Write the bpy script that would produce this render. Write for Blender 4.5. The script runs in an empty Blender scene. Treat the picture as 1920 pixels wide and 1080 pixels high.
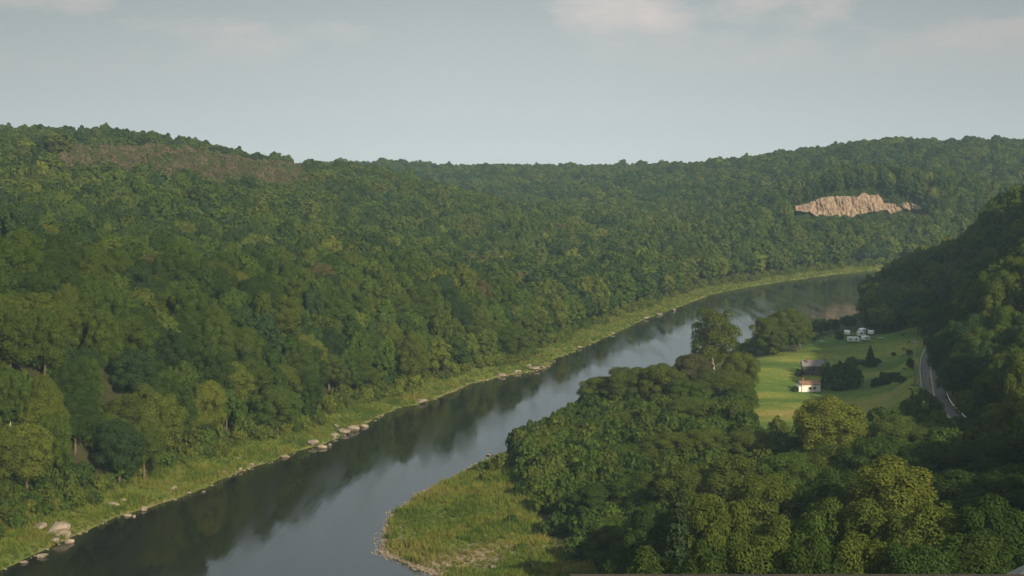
import bpy, math, random
import numpy as np
from mathutils import Vector
R_ = math.radians
scene = bpy.context.scene
COL = scene.collection
rng = np.random.default_rng(7)
random.seed(7)

# ------------------------------------------------------------------ camera, sky, sun, exposure
CAM_Z, FPX, YH = 75.0, 3000.0, 280.0           # eye height over the river, focal length in photo pixels, horizon row
cam_d = bpy.data.cameras.new("camera")
cam_d.sensor_width = 36.0
cam_d.lens = 36.0 * FPX / 1920.0
cam_d.shift_y = -(540.0 - YH) / 1920.0
cam_d.clip_start, cam_d.clip_end = 0.5, 12000.0
cam = bpy.data.objects.new("camera", cam_d)
cam.location = (0, 0, CAM_Z)
cam.rotation_euler = (R_(90), 0, 0)
COL.objects.link(cam)
scene.camera = cam

SUN_EL, SUN_AZ = 26.0, 149.0                   # azimuth clockwise from +Y (view direction): behind, to the right
world = bpy.data.worlds.new("World")
scene.world = world
world.use_nodes = True
wn, wl = world.node_tree.nodes, world.node_tree.links
wn.clear()
w_out = wn.new("ShaderNodeOutputWorld")
w_bg = wn.new("ShaderNodeBackground")
w_bg.inputs["Strength"].default_value = 0.099
sky = wn.new("ShaderNodeTexSky")
sky.sky_type = 'NISHITA'
sky.sun_disc = False
sky.sun_elevation = R_(SUN_EL)
sky.sun_rotation = R_(SUN_AZ)
sky.air_density, sky.dust_density, sky.ozone_density = 1.2, 3.0, 1.5
tc = wn.new("ShaderNodeTexCoord")
sep = wn.new("ShaderNodeSeparateXYZ")
wl.new(tc.outputs["Generated"], sep.inputs[0])
# thin overcast veil: brighter and paler near the horizon
ramp = wn.new("ShaderNodeValToRGB")
wl.new(sep.outputs["Z"], ramp.inputs[0])
e = ramp.color_ramp.elements
e[0].position, e[0].color = 0.0, (6.5, 6.85, 6.95, 1)
e[1].position, e[1].color = 0.45, (5.0, 5.4, 5.6, 1)
k = e.new(0.035); k.color = (5.1, 5.5, 5.68, 1)
k = e.new(0.10); k.color = (3.4, 3.78, 3.98, 1)
mapn = wn.new("ShaderNodeMapping")
mapn.inputs["Scale"].default_value = (3.6, 3.6, 9.0)
mapn.inputs["Location"].default_value = (1.7, 0.0, 0.35)
wl.new(tc.outputs["Generated"], mapn.inputs[0])
nz = wn.new("ShaderNodeTexNoise")
nz.inputs["Scale"].default_value = 2.2
nz.inputs["Detail"].default_value = 7.0
nz.inputs["Roughness"].default_value = 0.55
wl.new(mapn.outputs[0], nz.inputs["Vector"])
cr = wn.new("ShaderNodeValToRGB")
cr.color_ramp.elements[0].position = 0.50
cr.color_ramp.elements[1].position = 0.72
wl.new(nz.outputs["Fac"], cr.inputs[0])
hi = wn.new("ShaderNodeMapRange")               # clouds only higher up
hi.inputs["From Min"].default_value, hi.inputs["From Max"].default_value = 0.045, 0.085
wl.new(sep.outputs["Z"], hi.inputs["Value"])
mul = wn.new("ShaderNodeMath"); mul.operation = 'MULTIPLY'
wl.new(cr.outputs[0], mul.inputs[0]); wl.new(hi.outputs[0], mul.inputs[1])
mixc = wn.new("ShaderNodeMixRGB")
mixc.inputs[2].default_value = (7.1, 6.05, 5.6, 1)
wl.new(mul.outputs[0], mixc.inputs[0]); wl.new(ramp.outputs[0], mixc.inputs[1])
mixs = wn.new("ShaderNodeMixRGB")
mixs.inputs[0].default_value = 0.85
wl.new(sky.outputs[0], mixs.inputs[1]); wl.new(mixc.outputs[0], mixs.inputs[2])
ax_ = wn.new("ShaderNodeMath"); ax_.operation = 'ABSOLUTE'; wl.new(sep.outputs["X"], ax_.inputs[0])
side_ = wn.new("ShaderNodeMapRange")             # sky dimmed towards both sides, lens vignetting put into its colour
side_.inputs["From Min"].default_value, side_.inputs["From Max"].default_value = 0.05, 0.6
side_.inputs["To Min"].default_value, side_.inputs["To Max"].default_value = 1.0, 0.68
wl.new(ax_.outputs[0], side_.inputs["Value"])
mside = wn.new("ShaderNodeMixRGB"); mside.blend_type = 'MULTIPLY'; mside.inputs[0].default_value = 1.0
wl.new(mixs.outputs[0], mside.inputs[1]); wl.new(side_.outputs[0], mside.inputs[2])
wl.new(mside.outputs[0], w_bg.inputs["Color"])
wl.new(w_bg.outputs[0], w_out.inputs[0])

sun_d = bpy.data.lights.new("sun", 'SUN')
sun_d.energy = 5.0
sun_d.angle = R_(1.0)
sun_d.color = (1.0, 0.85, 0.62)
sun = bpy.data.objects.new("sun", sun_d)
sa, se = R_(SUN_AZ), R_(SUN_EL)
to_sun = Vector((math.sin(sa) * math.cos(se), math.cos(sa) * math.cos(se), math.sin(se)))
sun.rotation_euler = to_sun.to_track_quat('Z', 'Y').to_euler()
sun.location = (0, -20, 400)
COL.objects.link(sun)

vs = scene.view_settings
vs.view_transform, vs.look, vs.exposure, vs.gamma = 'Standard', 'None', 0.24, 1.0
vs.use_curve_mapping = False
cy = scene.cycles
cy.max_bounces, cy.diffuse_bounces, cy.glossy_bounces, cy.transmission_bounces = 5, 2, 2, 2
cy.volume_bounces = 0
cy.transparent_max_bounces = 4
cy.use_denoising = True

# ------------------------------------------------------------------ helpers
def px(x, y, z):                                # photo pixel + height -> world x, y
    D = (CAM_Z - z) * FPX / (y - YH)
    return (x - 960.0) * D / FPX, D
def pd(x, D):
    return (x - 960.0) * D / FPX, D
def sstep(a, b, v):
    t = np.clip((v - a) / (b - a), 0, 1)
    return t * t * (3 - 2 * t)
_perm = np.random.default_rng(3).random((256, 256))
def vnoise(x, y):                               # smooth value noise, -1..1
    xi, yi = np.floor(x).astype(int), np.floor(y).astype(int)
    fx, fy = x - xi, y - yi
    fx, fy = fx * fx * (3 - 2 * fx), fy * fy * (3 - 2 * fy)
    g = lambda a, b: _perm[a % 256, b % 256]
    v = (g(xi, yi) * (1 - fx) + g(xi + 1, yi) * fx) * (1 - fy) + (g(xi, yi + 1) * (1 - fx) + g(xi + 1, yi + 1) * fx) * fy
    return v * 2 - 1
def fbm(x, y, o=4):
    s, a = 0, 0.5
    for i in range(o):
        s = s + a * vnoise(x * 2 ** i + 17 * i, y * 2 ** i - 9 * i); a *= 0.5
    return s
def in_poly(X, Y, poly):
    r = np.zeros(X.shape, bool)
    n = len(poly)
    for i in range(n):
        x0, y0 = poly[i]; x1, y1 = poly[(i + 1) % n]
        c = ((y0 > Y) != (y1 > Y))
        with np.errstate(divide='ignore', invalid='ignore'):
            r ^= c & (X < (x1 - x0) * (Y - y0) / (y1 - y0 + 1e-12) + x0)
    return r
def dist_poly(X, Y, pts, closed=True):
    best = np.full(X.shape, 1e9)
    n = len(pts)
    for i in range(n if closed else n - 1):
        a, b = np.array(pts[i]), np.array(pts[(i + 1) % n])
        v = b - a
        t = np.clip(((X - a[0]) * v[0] + (Y - a[1]) * v[1]) / (v @ v), 0, 1)
        best = np.minimum(best, np.hypot(X - a[0] - t * v[0], Y - a[1] - t * v[1]))
    return best
def mesh(name, V, F, mats, midx=None, smooth=False):
    me = bpy.data.meshes.new(name)
    me.from_pydata(V.tolist() if hasattr(V, 'tolist') else V, [], F.tolist() if hasattr(F, 'tolist') else F)
    for m in mats:
        me.materials.append(m)
    if midx is not None:
        me.polygons.foreach_set("material_index", np.asarray(midx, dtype=np.int32))
    if smooth:
        me.polygons.foreach_set("use_smooth", np.ones(len(me.polygons), bool))
    me.update()
    return me
def link(name, me, parent=None, loc=(0, 0, 0), rz=0.0, scl=None):
    o = bpy.data.objects.new(name, me)
    o.location = loc
    o.rotation_euler = (0, 0, rz)
    if scl is not None:
        o.scale = scl
    o.parent = parent
    COL.objects.link(o)
    return o
def empty(name, loc, rz=0.0):
    o = bpy.data.objects.new(name, None)
    o.location, o.rotation_euler = loc, (0, 0, rz)
    o.empty_display_size = 0.5
    COL.objects.link(o)
    return o
def tag(o, label=None, cat=None, group=None, kind=None):
    if label: o["label"] = label
    if cat: o["category"] = cat
    if group: o["group"] = group
    if kind: o["kind"] = kind
    return o

class MB:                                       # collects boxes, tubes and polygons into one mesh
    def __init__(s): s.v, s.f = [], []
    def box(s, x0, x1, y0, y1, z0, z1):
        b = len(s.v)
        s.v += [(x0, y0, z0), (x1, y0, z0), (x1, y1, z0), (x0, y1, z0), (x0, y0, z1), (x1, y0, z1), (x1, y1, z1), (x0, y1, z1)]
        s.f += [tuple(b + i for i in q) for q in ((3, 2, 1, 0), (4, 5, 6, 7), (0, 1, 5, 4), (1, 2, 6, 5), (2, 3, 7, 6), (3, 0, 4, 7))]
        return s
    def poly(s, pts):
        b = len(s.v); s.v += [tuple(p) for p in pts]; s.f.append(tuple(range(b, b + len(pts)))); return s
    def prism(s, pts, y0, y1):                  # profile in x,z swept along y
        b, n = len(s.v), len(pts)
        s.v += [(p[0], y0, p[1]) for p in pts] + [(p[0], y1, p[1]) for p in pts]
        s.f.append(tuple(b + i for i in range(n))); s.f.append(tuple(b + n + i for i in reversed(range(n))))
        for i in range(n):
            j = (i + 1) % n
            s.f.append((b + i, b + n + i, b + n + j, b + j))
        return s
    def tube(s, pts, rad, n=7):
        pts = [Vector(p) for p in pts]
        b = len(s.v)
        for i, p in enumerate(pts):
            d = (pts[min(i + 1, len(pts) - 1)] - pts[max(i - 1, 0)]).normalized()
            u = d.cross(Vector((0.31, 0.95, 0.05))).normalized(); w = d.cross(u)
            r = rad[i] if hasattr(rad, '__len__') else rad
            for q in range(n):
                a = 2 * math.pi * q / n
                s.v.append(tuple(p + (u * math.cos(a) + w * math.sin(a)) * r))
        for i in range(len(pts) - 1):
            for q in range(n):
                a0, a1 = b + i * n + q, b + i * n + (q + 1) % n
                s.f.append((a0, a1, a1 + n, a0 + n))
        s.f.append(tuple(b + q for q in reversed(range(n))))
        s.f.append(tuple(b + (len(pts) - 1) * n + q for q in range(n)))
        return s
    def build(s, name, m, parent=None, loc=(0, 0, 0), rz=0.0, smooth=False):
        return link(name, mesh(name, s.v, s.f, [m], None, smooth), parent, loc, rz)
    def data(s, name, m, smooth=True):
        return mesh(name, s.v, s.f, [m], None, smooth)

# ------------------------------------------------------------------ materials
def mat(name):
    m = bpy.data.materials.new(name)
    m.use_nodes = True
    m.node_tree.nodes.clear()
    return m, m.node_tree.nodes, m.node_tree.links
def noise(n, l, vec, scale, detail=4, rough=0.55):
    t = n.new("ShaderNodeTexNoise")
    t.inputs["Scale"].default_value, t.inputs["Detail"].default_value, t.inputs["Roughness"].default_value = scale, detail, rough
    if vec is not None: l.new(vec, t.inputs["Vector"])
    return t.outputs["Fac"]
def rampn(n, l, fac, stops):
    r = n.new("ShaderNodeValToRGB")
    els = r.color_ramp.elements
    els[0].position, els[0].color = stops[0][0], (*stops[0][1], 1)
    els[1].position, els[1].color = stops[-1][0], (*stops[-1][1], 1)
    for p, c in stops[1:-1]:
        q = els.new(p); q.color = (*c, 1)
    l.new(fac, r.inputs[0])
    return r.outputs[0]
def mixn(n, l, fac, a, b, mode='MIX'):
    m = n.new("ShaderNodeMixRGB"); m.blend_type = mode
    for i, v in ((0, fac), (1, a), (2, b)):
        if hasattr(v, 'links'): l.new(v, m.inputs[i])
        else: m.inputs[i].default_value = v if i == 0 else (*v, 1)
    return m.outputs[0]
def simple(name, col, rough=0.8, var=0.25, scale=3.0, bump=0.0, metal=0.0):
    m, n, l = mat(name)
    o, p = n.new("ShaderNodeOutputMaterial"), n.new("ShaderNodeBsdfPrincipled")
    t = n.new("ShaderNodeTexCoord")
    f = noise(n, l, t.outputs["Object"], scale, 5)
    c = rampn(n, l, f, [(0.3, tuple(v * (1 - var) for v in col)), (0.7, tuple(min(1, v * (1 + var)) for v in col))])
    l.new(c, p.inputs["Base Color"])
    p.inputs["Roughness"].default_value, p.inputs["Metallic"].default_value = rough, metal
    if bump:
        b = n.new("ShaderNodeBump"); b.inputs["Strength"].default_value = bump; b.inputs["Distance"].default_value = 0.1
        l.new(f, b.inputs["Height"]); l.new(b.outputs[0], p.inputs["Normal"])
    l.new(p.outputs[0], o.inputs[0])
    return m

def leaf_material(name):
    m, n, l = mat(name)
    o = n.new("ShaderNodeOutputMaterial")
    a = n.new("ShaderNodeAttribute"); a.attribute_type = 'INSTANCER'; a.attribute_name = "tint"
    g = n.new("ShaderNodeNewGeometry")
    v = rampn(n, l, g.outputs["Random Per Island"], [(0.0, (0.70, 0.74, 0.7)), (0.5, (1.0, 1.0, 1.0)), (1.0, (1.30, 1.26, 1.2))])
    c = mixn(n, l, 1.0, a.outputs["Color"], v, 'MULTIPLY')
    d = n.new("ShaderNodeBsdfDiffuse"); t = n.new("ShaderNodeBsdfTranslucent"); mx = n.new("ShaderNodeMixShader")
    mx.inputs[0].default_value = 0.2
    l.new(c, d.inputs[0])
    c2 = mixn(n, l, 1.0, c, (1.25, 1.2, 0.6), 'MULTIPLY')
    l.new(c2, t.inputs[0])
    l.new(d.outputs[0], mx.inputs[1]); l.new(t.outputs[0], mx.inputs[2]); l.new(mx.outputs[0], o.inputs[0])
    return m
LEAF = leaf_material("leaves")
BARK = simple("bark", (0.11, 0.085, 0.06), 0.95, 0.35, 2.5, 0.5)
PALE_BARK = simple("pale_bark", (0.42, 0.36, 0.28), 0.9, 0.3, 1.5, 0.3)

def rock_material(name, c0, c1, c2):
    m, n, l = mat(name)
    o, p = n.new("ShaderNodeOutputMaterial"), n.new("ShaderNodeBsdfPrincipled")
    t = n.new("ShaderNodeTexCoord")
    f = noise(n, l, t.outputs["Object"], 1.6, 8, 0.65)
    l.new(rampn(n, l, f, [(0.3, c0), (0.5, c1), (0.7, c2)]), p.inputs["Base Color"])
    p.inputs["Roughness"].default_value = 0.9
    b = n.new("ShaderNodeBump"); b.inputs["Strength"].default_value = 0.7; b.inputs["Distance"].default_value = 0.15
    l.new(noise(n, l, t.outputs["Object"], 5, 6), b.inputs["Height"]); l.new(b.outputs[0], p.inputs["Normal"])
    l.new(p.outputs[0], o.inputs[0])
    return m
ROCK = rock_material("river_rock", (0.12, 0.10, 0.075), (0.24, 0.195, 0.145), (0.34, 0.28, 0.21))
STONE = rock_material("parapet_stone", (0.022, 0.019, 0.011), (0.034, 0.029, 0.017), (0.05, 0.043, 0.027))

# ------------------------------------------------------------------ the river's outline
LEFT_PX = [(-150, 1135), (0, 1066), (60, 1040), (140, 1002), (230, 966), (330, 935), (430, 893), (560, 845), (600, 836), (640, 818), (700, 786), (745, 765), (790, 758),
           (830, 741), (880, 720), (940, 706), (1020, 692), (1040, 672), (1110, 643), (1160, 622), (1210, 598), (1270, 577), (1330, 553), (1400, 538),
           (1480, 526), (1560, 515), (1640, 507), (1720, 502), (1900, 497)]
RIGHT_PX = [(820, 1082), (768, 1062), (712, 1037), (722, 1000), (735, 962), (800, 918), (880, 876), (940, 852), (1000, 829)]
LEFT = [(-135, -150), (-128, 0), (-118, 150)] + [px(x, y, 0) for x, y in LEFT_PX] + [(520, 1110), (900, 1300)]
RIGHT = [(-55, -150), (-50, 0), (-44, 140), (-33, 235)] + [px(x, y, 0) for x, y in RIGHT_PX] + \
        [(17, 452), (33, 505), (57, 545), (86, 600), (116, 655), (147, 692), (178, 728), (225, 790), (300, 850), (520, 930), (900, 1100)]
RIVER = LEFT + RIGHT[::-1]
FIELD = [px(1398, 690, 5), px(1396, 812, 5.5), px(1500, 850, 6), px(1640, 830, 7), px(1745, 790, 8.5), px(1722, 740, 8.5), px(1712, 690, 8), px(1706, 640, 7.5),
         px(1690, 622, 7.5), px(1640, 626, 7), px(1600, 618, 6), px(1530, 636, 5), px(1490, 652, 4.5), px(1450, 664, 4.5), px(1412, 672, 4)]
SPIT = [px(820, 1084, 0), px(712, 1037, 0), px(735, 962, 0), px(800, 918, 0), px(880, 876, 0), px(950, 850, 1), px(985, 872, 1.5), px(970, 905, 2), px(1005, 950, 2),
        px(1020, 1010, 2.5), px(1075, 1048, 3), px(1150, 1086, 3.5), px(1000, 1140, 3)]
ROAD_PX = [(1766, 636, 8.0), (1756, 652, 8.4), (1747, 672, 8.8), (1745, 695, 9.2), (1748, 718, 9.6), (1752, 742, 10.2), (1763, 764, 11.0), (1786, 788, 12.0), (1822, 822, 13.5), (1880, 868, 15.5)]
ROAD = []
for x, y, z in ROAD_PX:
    X, Y = px(x, y, z); ROAD.append((X, Y, z))
ROAD = [(ROAD[0][0] + 14, ROAD[0][1] + 60, 7.5)] + ROAD + [(ROAD[-1][0] + 25, ROAD[-1][1] - 40, 18.5)]
def spline(P, per=8):
    P = np.array(P, float); out = []
    for i in range(len(P) - 1):
        p0, p1, p2, p3 = P[max(i - 1, 0)], P[i], P[i + 1], P[min(i + 2, len(P) - 1)]
        for j in range(per):
            t = j / per
            out.append(0.5 * ((2 * p1) + (p2 - p0) * t + (2 * p0 - 5 * p1 + 4 * p2 - p3) * t * t + (3 * p1 - p0 - 3 * p2 + p3) * t ** 3))
    out.append(P[-1])
    return np.array(out)
ROADS = spline(ROAD)

# ------------------------------------------------------------------ terrain: control heights, thin-plate interpolation
CP = []
def cp(x, y, D, minus=0.0):                     # ground seen (or canopy minus tree height) at photo x,y and distance D
    X = (x - 960.0) * D / FPX
    CP.append((X, D, CAM_Z - (y - YH) * D / FPX - minus))
for i, p in enumerate(LEFT):
    if i % 2 == 0: CP.append((p[0], p[1], 1.0))
for i, p in enumerate(RIGHT):
    if i % 2 == 0: CP.append((p[0], p[1], 1.0))
T = 14.0
for a in [(-350, 300, 420), (0, 440, 530), (200, 440, 560), (450, 430, 650), (0, 326, 690), (250, 332, 725), (480, 346, 830), (650, 352, 930), (850, 362, 1080), (1050, 378, 1280)]: cp(*a, T)      # lip of the left hill
for a in [(-100, 560, 355), (150, 560, 405), (400, 540, 480), (700, 520, 600), (1000, 480, 810)]: cp(*a, T)
for a in [(60, 318, 760), (250, 325, 785), (400, 331, 845), (500, 335, 895), (60, 284, 890), (250, 289, 930), (400, 305, 985), (520, 317, 1030)]: cp(*a, 2)   # clearing behind it
for a in [(-250, 225, 850), (0, 238, 980), (200, 251, 1040), (330, 281, 1060), (450, 304, 1090)]: cp(*a, T)
for a in [(560, 320, 1080)]: cp(*a, 6)
for a in [(620, 308, 1700), (700, 302, 1700), (880, 321, 1850), (1020, 319, 2300), (1190, 326, 2300), (1300, 308, 1700), (1450, 293, 1500), (1550, 275, 1450),
          (1650, 268, 1420), (1750, 271, 1400), (1850, 276, 1380), (1920, 281, 1360), (2150, 290, 1330)]: cp(*a, T)
for a in [(1250, 400, 1150), (1400, 385, 1130), (1450, 352, 1190), (1780, 372, 1180), (1880, 372, 1200)]: cp(*a, T)
CP += [(228, 1040, 15.0), (230, 1078, 25.0), (234, 1108, 46.0), (285, 1080, 30), (279, 1112, 44), (188, 1085, 29), (325, 1088, 37)]
for a in [(1640, 560, 610), (1700, 492, 640), (1780, 450, 640), (1850, 396, 610), (1920, 358, 570), (2100, 250, 520)]: cp(*a, T)  # right hillside
for a in [(1900, 500, 430), (1800, 570, 460), (1840, 640, 400)]: cp(*a, T)
CP += [(X, Y, z) for X, Y, z in ROADS[::9]]
for p, z in zip(FIELD, [5, 5.5, 6, 7, 8.5, 8.5, 8, 7.5, 7.5, 7, 6, 5, 4.5, 4.5, 4]): CP.append((p[0], p[1], z))
CP += [(2, 300, 2.5), (14, 340, 3), (26, 230, 9), (43, 200, 15), (52, 180, 20), (64, 300, 8), (95, 290, 17), (30, 300, 4), (45, 250, 9), (80, 220, 24), (90, 340, 12),
       (36, 420, 3.5), (20, 380, 3), (61, 480, 4), (10, 250, 6), (15, 170, 16), (0, 120, 26), (40, 120, 34), (90, 140, 44), (150, 300, 45), (170, 200, 68), (170, 400, 44), (0, 3, 73.4), (-6, -60, 76), (60, -40, 85), (120, 40, 75), (20, 20, 66), (-15, 40, 50), (30, 60, 54), (0, 70, 44), (220, 560, 52), (260, 640, 50), (200, 640, 32)]
CP += [(-900, 300, 80), (-900, 1200, 70), (-1500, 2500, 40), (-500, 2600, 30), (200, 3200, 25), (900, 3000, 30), (1800, 2500, 40), (1800, 1200, 60), (1500, 300, 90), (700, 500, 95), (700, 1600, 50),
       (-300, 1300, 45), (-150, 1450, 30), (500, -150, 95), (-700, -150, 80), (-250, -100, 60), (-260, 150, 62)]
CPA = np.array(CP)
S = 500.0
_cx, _cz = CPA[:, :2] / S, CPA[:, 2]
def _U(r2): return 0.5 * r2 * np.log(r2 + 1e-9)
_n = len(_cx)
_K = _U(((_cx[:, None] - _cx[None]) ** 2).sum(-1)) + np.eye(_n) * 2e-4
_P = np.hstack([np.ones((_n, 1)), _cx])
_A = np.block([[_K, _P], [_P.T, np.zeros((3, 3))]])
_w = np.linalg.solve(_A, np.concatenate([_cz, np.zeros(3)]))
def tps(X, Y):
    q = np.stack([X, Y], -1) / S
    out = _w[_n] + q @ _w[_n + 1:]
    for i in range(_n):
        out = out + _w[i] * _U(((q - _cx[i]) ** 2).sum(-1))
    return out
_bs = sorted(RIGHT, key=lambda q: q[1]); _BY, _BX = [q[1] for q in _bs], [q[0] for q in _bs]
def rdist(X, Y, ragged=True):                   # distance to the water's edge, negative in the river
    d = dist_poly(X, Y, RIVER)
    d = np.where(in_poly(X, Y, RIVER), -d, d)
    if ragged:
        d = d + 1.3 * fbm(X / 9.0, Y / 13.0, 4)
    return d
def height(X, Y):
    X, Y = np.asarray(X, float), np.asarray(Y, float)
    d = rdist(X, Y)
    t = np.clip(tps(X, Y), 2.0, 130.0)
    t = t + sstep(25, 90, d) * (1.8 * vnoise(X / 60, Y / 60) + 1.5 * vnoise(X / 150 + 3, Y / 150)) * np.clip(t / 40.0, 0, 1)
    lf = X < np.interp(Y, _BY, _BX) - 20
    t = t + np.where(lf & (d > 0), 9.0 * sstep(12, 38, d) * (1 - sstep(55, 130, d)) * (1 - sstep(560, 720, Y)), 0)
    b = np.minimum(0.14 * d + 0.15, 2.6)
    w = sstep(7, 34, d)
    land = b * (1 - w) + np.maximum(t, b) * w + 0.25 * fbm(X / 4, Y / 4, 3) * sstep(1, 4, d)
    h = np.where(d > 0, land, np.maximum(-3.0, 0.3 * d))
    # road bench
    dr = np.full(X.shape, 1e9); zr = np.zeros(X.shape)
    for x, y, z in ROADS:
        q = np.hypot(X - x, Y - y); m = q < dr
        dr = np.where(m, q, dr); zr = np.where(m, z, zr)
    k = 1 - sstep(4.5, 12, dr)
    return h * (1 - k) + (zr - 0.12) * k
def hz(x, y):
    return float(height(np.array([x]), np.array([y]))[0])

def span(parts):
    out = []
    for a, b, s in parts: out += list(np.arange(a, b, s))
    return np.array(out + [parts[-1][1]])
gx = span([(-1900, -500, 70), (-500, -140, 9), (-140, 340, 2.0), (340, 700, 9), (700, 2400, 80)])
gy = span([(-180, 60, 8), (60, 700, 2.4), (700, 1260, 5), (1260, 2000, 18), (2000, 3400, 60)])
GX, GY = np.meshgrid(gx, gy)
GZ = height(GX.ravel(), GY.ravel())
GD = rdist(GX.ravel(), GY.ravel())
V = np.stack([GX.ravel(), GY.ravel(), GZ], -1)
nx, ny = len(gx), len(gy)
ii = (np.arange(ny - 1)[:, None] * nx + np.arange(nx - 1)[None]).ravel()
F = np.stack([ii, ii + 1, ii + nx + 1, ii + nx], -1)

# ground material: gravel / grass / field / forest floor by mask, each broken up by noise
m, n, l = mat("ground")
GROUND = m
o, p = n.new("ShaderNodeOutputMaterial"), n.new("ShaderNodeBsdfPrincipled")
p.inputs["Roughness"].default_value = 1.0
p.inputs["Specular IOR Level"].default_value = 0.1
g = n.new("ShaderNodeNewGeometry"); pos = g.outputs["Position"]
at = n.new("ShaderNodeAttribute"); at.attribute_name = "zone"
sp = n.new("ShaderNodeSeparateColor"); l.new(at.outputs["Color"], sp.inputs[0])
floor_c = rampn(n, l, noise(n, l, pos, 0.25, 6), [(0.3, (0.030, 0.034, 0.014)), (0.7, (0.062, 0.060, 0.026))])
mg = n.new("ShaderNodeMixRGB")
grass_c = rampn(n, l, noise(n, l, pos, 0.16, 8, 0.65), [(0.30, (0.068, 0.105, 0.020)), (0.48, (0.115, 0.148, 0.028)), (0.64, (0.160, 0.168, 0.038)), (0.78, (0.17, 0.145, 0.055))])
mp = n.new("ShaderNodeMapping"); mp.inputs["Scale"].default_value = (0.35, 1.0, 1.0); mp.inputs["Rotation"].default_value = (0, 0, 0.25); l.new(pos, mp.inputs[0])
f1 = rampn(n, l, noise(n, l, mp.outputs[0], 0.045, 5, 0.6), [(0.36, (0.068, 0.128, 0.022)), (0.48, (0.105, 0.165, 0.030)), (0.58, (0.185, 0.215, 0.042)), (0.70, (0.28, 0.24, 0.07))])
f2 = rampn(n, l, noise(n, l, pos, 0.7, 6, 0.7), [(0.3, (0.6, 0.63, 0.6)), (0.7, (1.28, 1.25, 1.2))])
field_c = mixn(n, l, 1.0, f1, f2, 'MULTIPLY')
gravel_c = rampn(n, l, noise(n, l, pos, 1.3, 8, 0.75), [(0.3, (0.11, 0.085, 0.055)), (0.5, (0.26, 0.20, 0.125)), (0.68, (0.42, 0.33, 0.22))])
c = mixn(n, l, sp.outputs[1], floor_c, grass_c)
c = mixn(n, l, sp.outputs[2], c, field_c)
c = mixn(n, l, sp.outputs[0], c, gravel_c)
l.new(c, p.inputs["Base Color"])
bp = n.new("ShaderNodeBump"); bp.inputs["Strength"].default_value = 0.6; bp.inputs["Distance"].default_value = 0.5
l.new(noise(n, l, pos, 1.1, 7, 0.7), bp.inputs["Height"]); l.new(bp.outputs[0], p.inputs["Normal"])
l.new(p.outputs[0], o.inputs[0])

gme = mesh("ground", V, F, [GROUND], None, True)
fx_, fy_ = V[:, 0], V[:, 1]
SPITIN = in_poly(fx_, fy_, SPIT)
nn = fbm(fx_ / 7, fy_ / 7, 4)
left_side = fx_ < np.interp(fy_, [p[1] for p in sorted(RIGHT, key=lambda q: q[1])], [p[0] for p in sorted(RIGHT, key=lambda q: q[1])]) - 12
grav = np.where(left_side, (1 - sstep(-0.2, 1.2, GD + nn * 2.0)) * np.where(fy_ > 640, 0.2, 0.45) * sstep(-0.35, 0.35, vnoise(fx_ / 8, fy_ / 16)), 1 - sstep(1.2, 4.5, GD + nn * 4.5))
low = px(900, 1052, 1)
grav = np.maximum(grav, SPITIN * (1 - sstep(3, 9, np.abs(fy_ - low[1] - 0.1 * (fx_ - low[0])) + nn * 5)) * sstep(-60, -20, -np.abs(fx_ + 12)) * (fx_ < 10))
grass = np.where(GD < 20, 1 - sstep(12, 18, GD + nn * 6), 0)
grass = np.maximum(grass, SPITIN * 1.0)
field = in_poly(fx_, fy_, FIELD).astype(float)
fdist = dist_poly(fx_, fy_, FIELD)
field = np.where(field > 0.5, 1.0, 1 - sstep(0, 5, fdist + nn * 4))
grass = np.maximum(grass, 0.9 * (1 - sstep(8, 16, dist_poly(fx_, fy_, [(q[0], q[1]) for q in ROADS[::4]], False) + nn * 5)))
BROWN = [pd(15, 728), pd(15, 905), pd(250, 950), pd(400, 1000), pd(490, 1045), pd(540, 1120), pd(600, 1150), pd(600, 905), pd(500, 850), pd(400, 802), pd(250, 756)]
grass = np.maximum(grass, in_poly(fx_, fy_, BROWN) * 0.7)
ca = gme.color_attributes.new("zone", 'FLOAT_COLOR', 'POINT')
ca.data.foreach_set("color", np.stack([np.clip(grav, 0, 1), np.clip(grass, 0, 1), np.clip(field, 0, 1), np.ones_like(grav)], -1).ravel().astype(np.float32))
ground = link("ground", gme)
tag(ground, "wooded hills, grassy banks and meadow of the river valley", "ground", None, "structure")

# ------------------------------------------------------------------ water
m, n, l = mat("river_water")
o, p = n.new("ShaderNodeOutputMaterial"), n.new("ShaderNodeBsdfPrincipled")
g = n.new("ShaderNodeNewGeometry")
p.inputs["Base Color"].default_value = (0.012, 0.014, 0.010, 1)
p.inputs["IOR"].default_value = 1.45
mp2 = n.new("ShaderNodeMapping"); mp2.inputs["Rotation"].default_value = (0, 0, 0.30); mp2.inputs["Scale"].default_value = (0.16, 0.018, 1.0); l.new(g.outputs["Position"], mp2.inputs[0])
lines = noise(n, l, mp2.outputs[0], 1.0, 6, 0.6)
rr = n.new("ShaderNodeMapRange"); rr.inputs["From Min"].default_value, rr.inputs["From Max"].default_value = 0.42, 0.68
rr.inputs["To Min"].default_value, rr.inputs["To Max"].default_value = 0.045, 0.17
l.new(lines, rr.inputs["Value"]); l.new(rr.outputs[0], p.inputs["Roughness"])
mp = n.new("ShaderNodeMapping"); mp.inputs["Scale"].default_value = (1.0, 0.55, 1.0); l.new(g.outputs["Position"], mp.inputs[0])
b1 = n.new("ShaderNodeBump"); b1.inputs["Strength"].default_value = 0.13; b1.inputs["Distance"].default_value = 0.1
h1 = noise(n, l, mp.outputs[0], 1.4, 3)
amp = rampn(n, l, lines, [(0.40, (0.2, 0.2, 0.2)), (0.64, (1.6, 1.6, 1.6))])
mm = n.new("ShaderNodeMath"); mm.operation = 'MULTIPLY'; l.new(h1, mm.inputs[0]); l.new(amp, mm.inputs[1])
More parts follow.
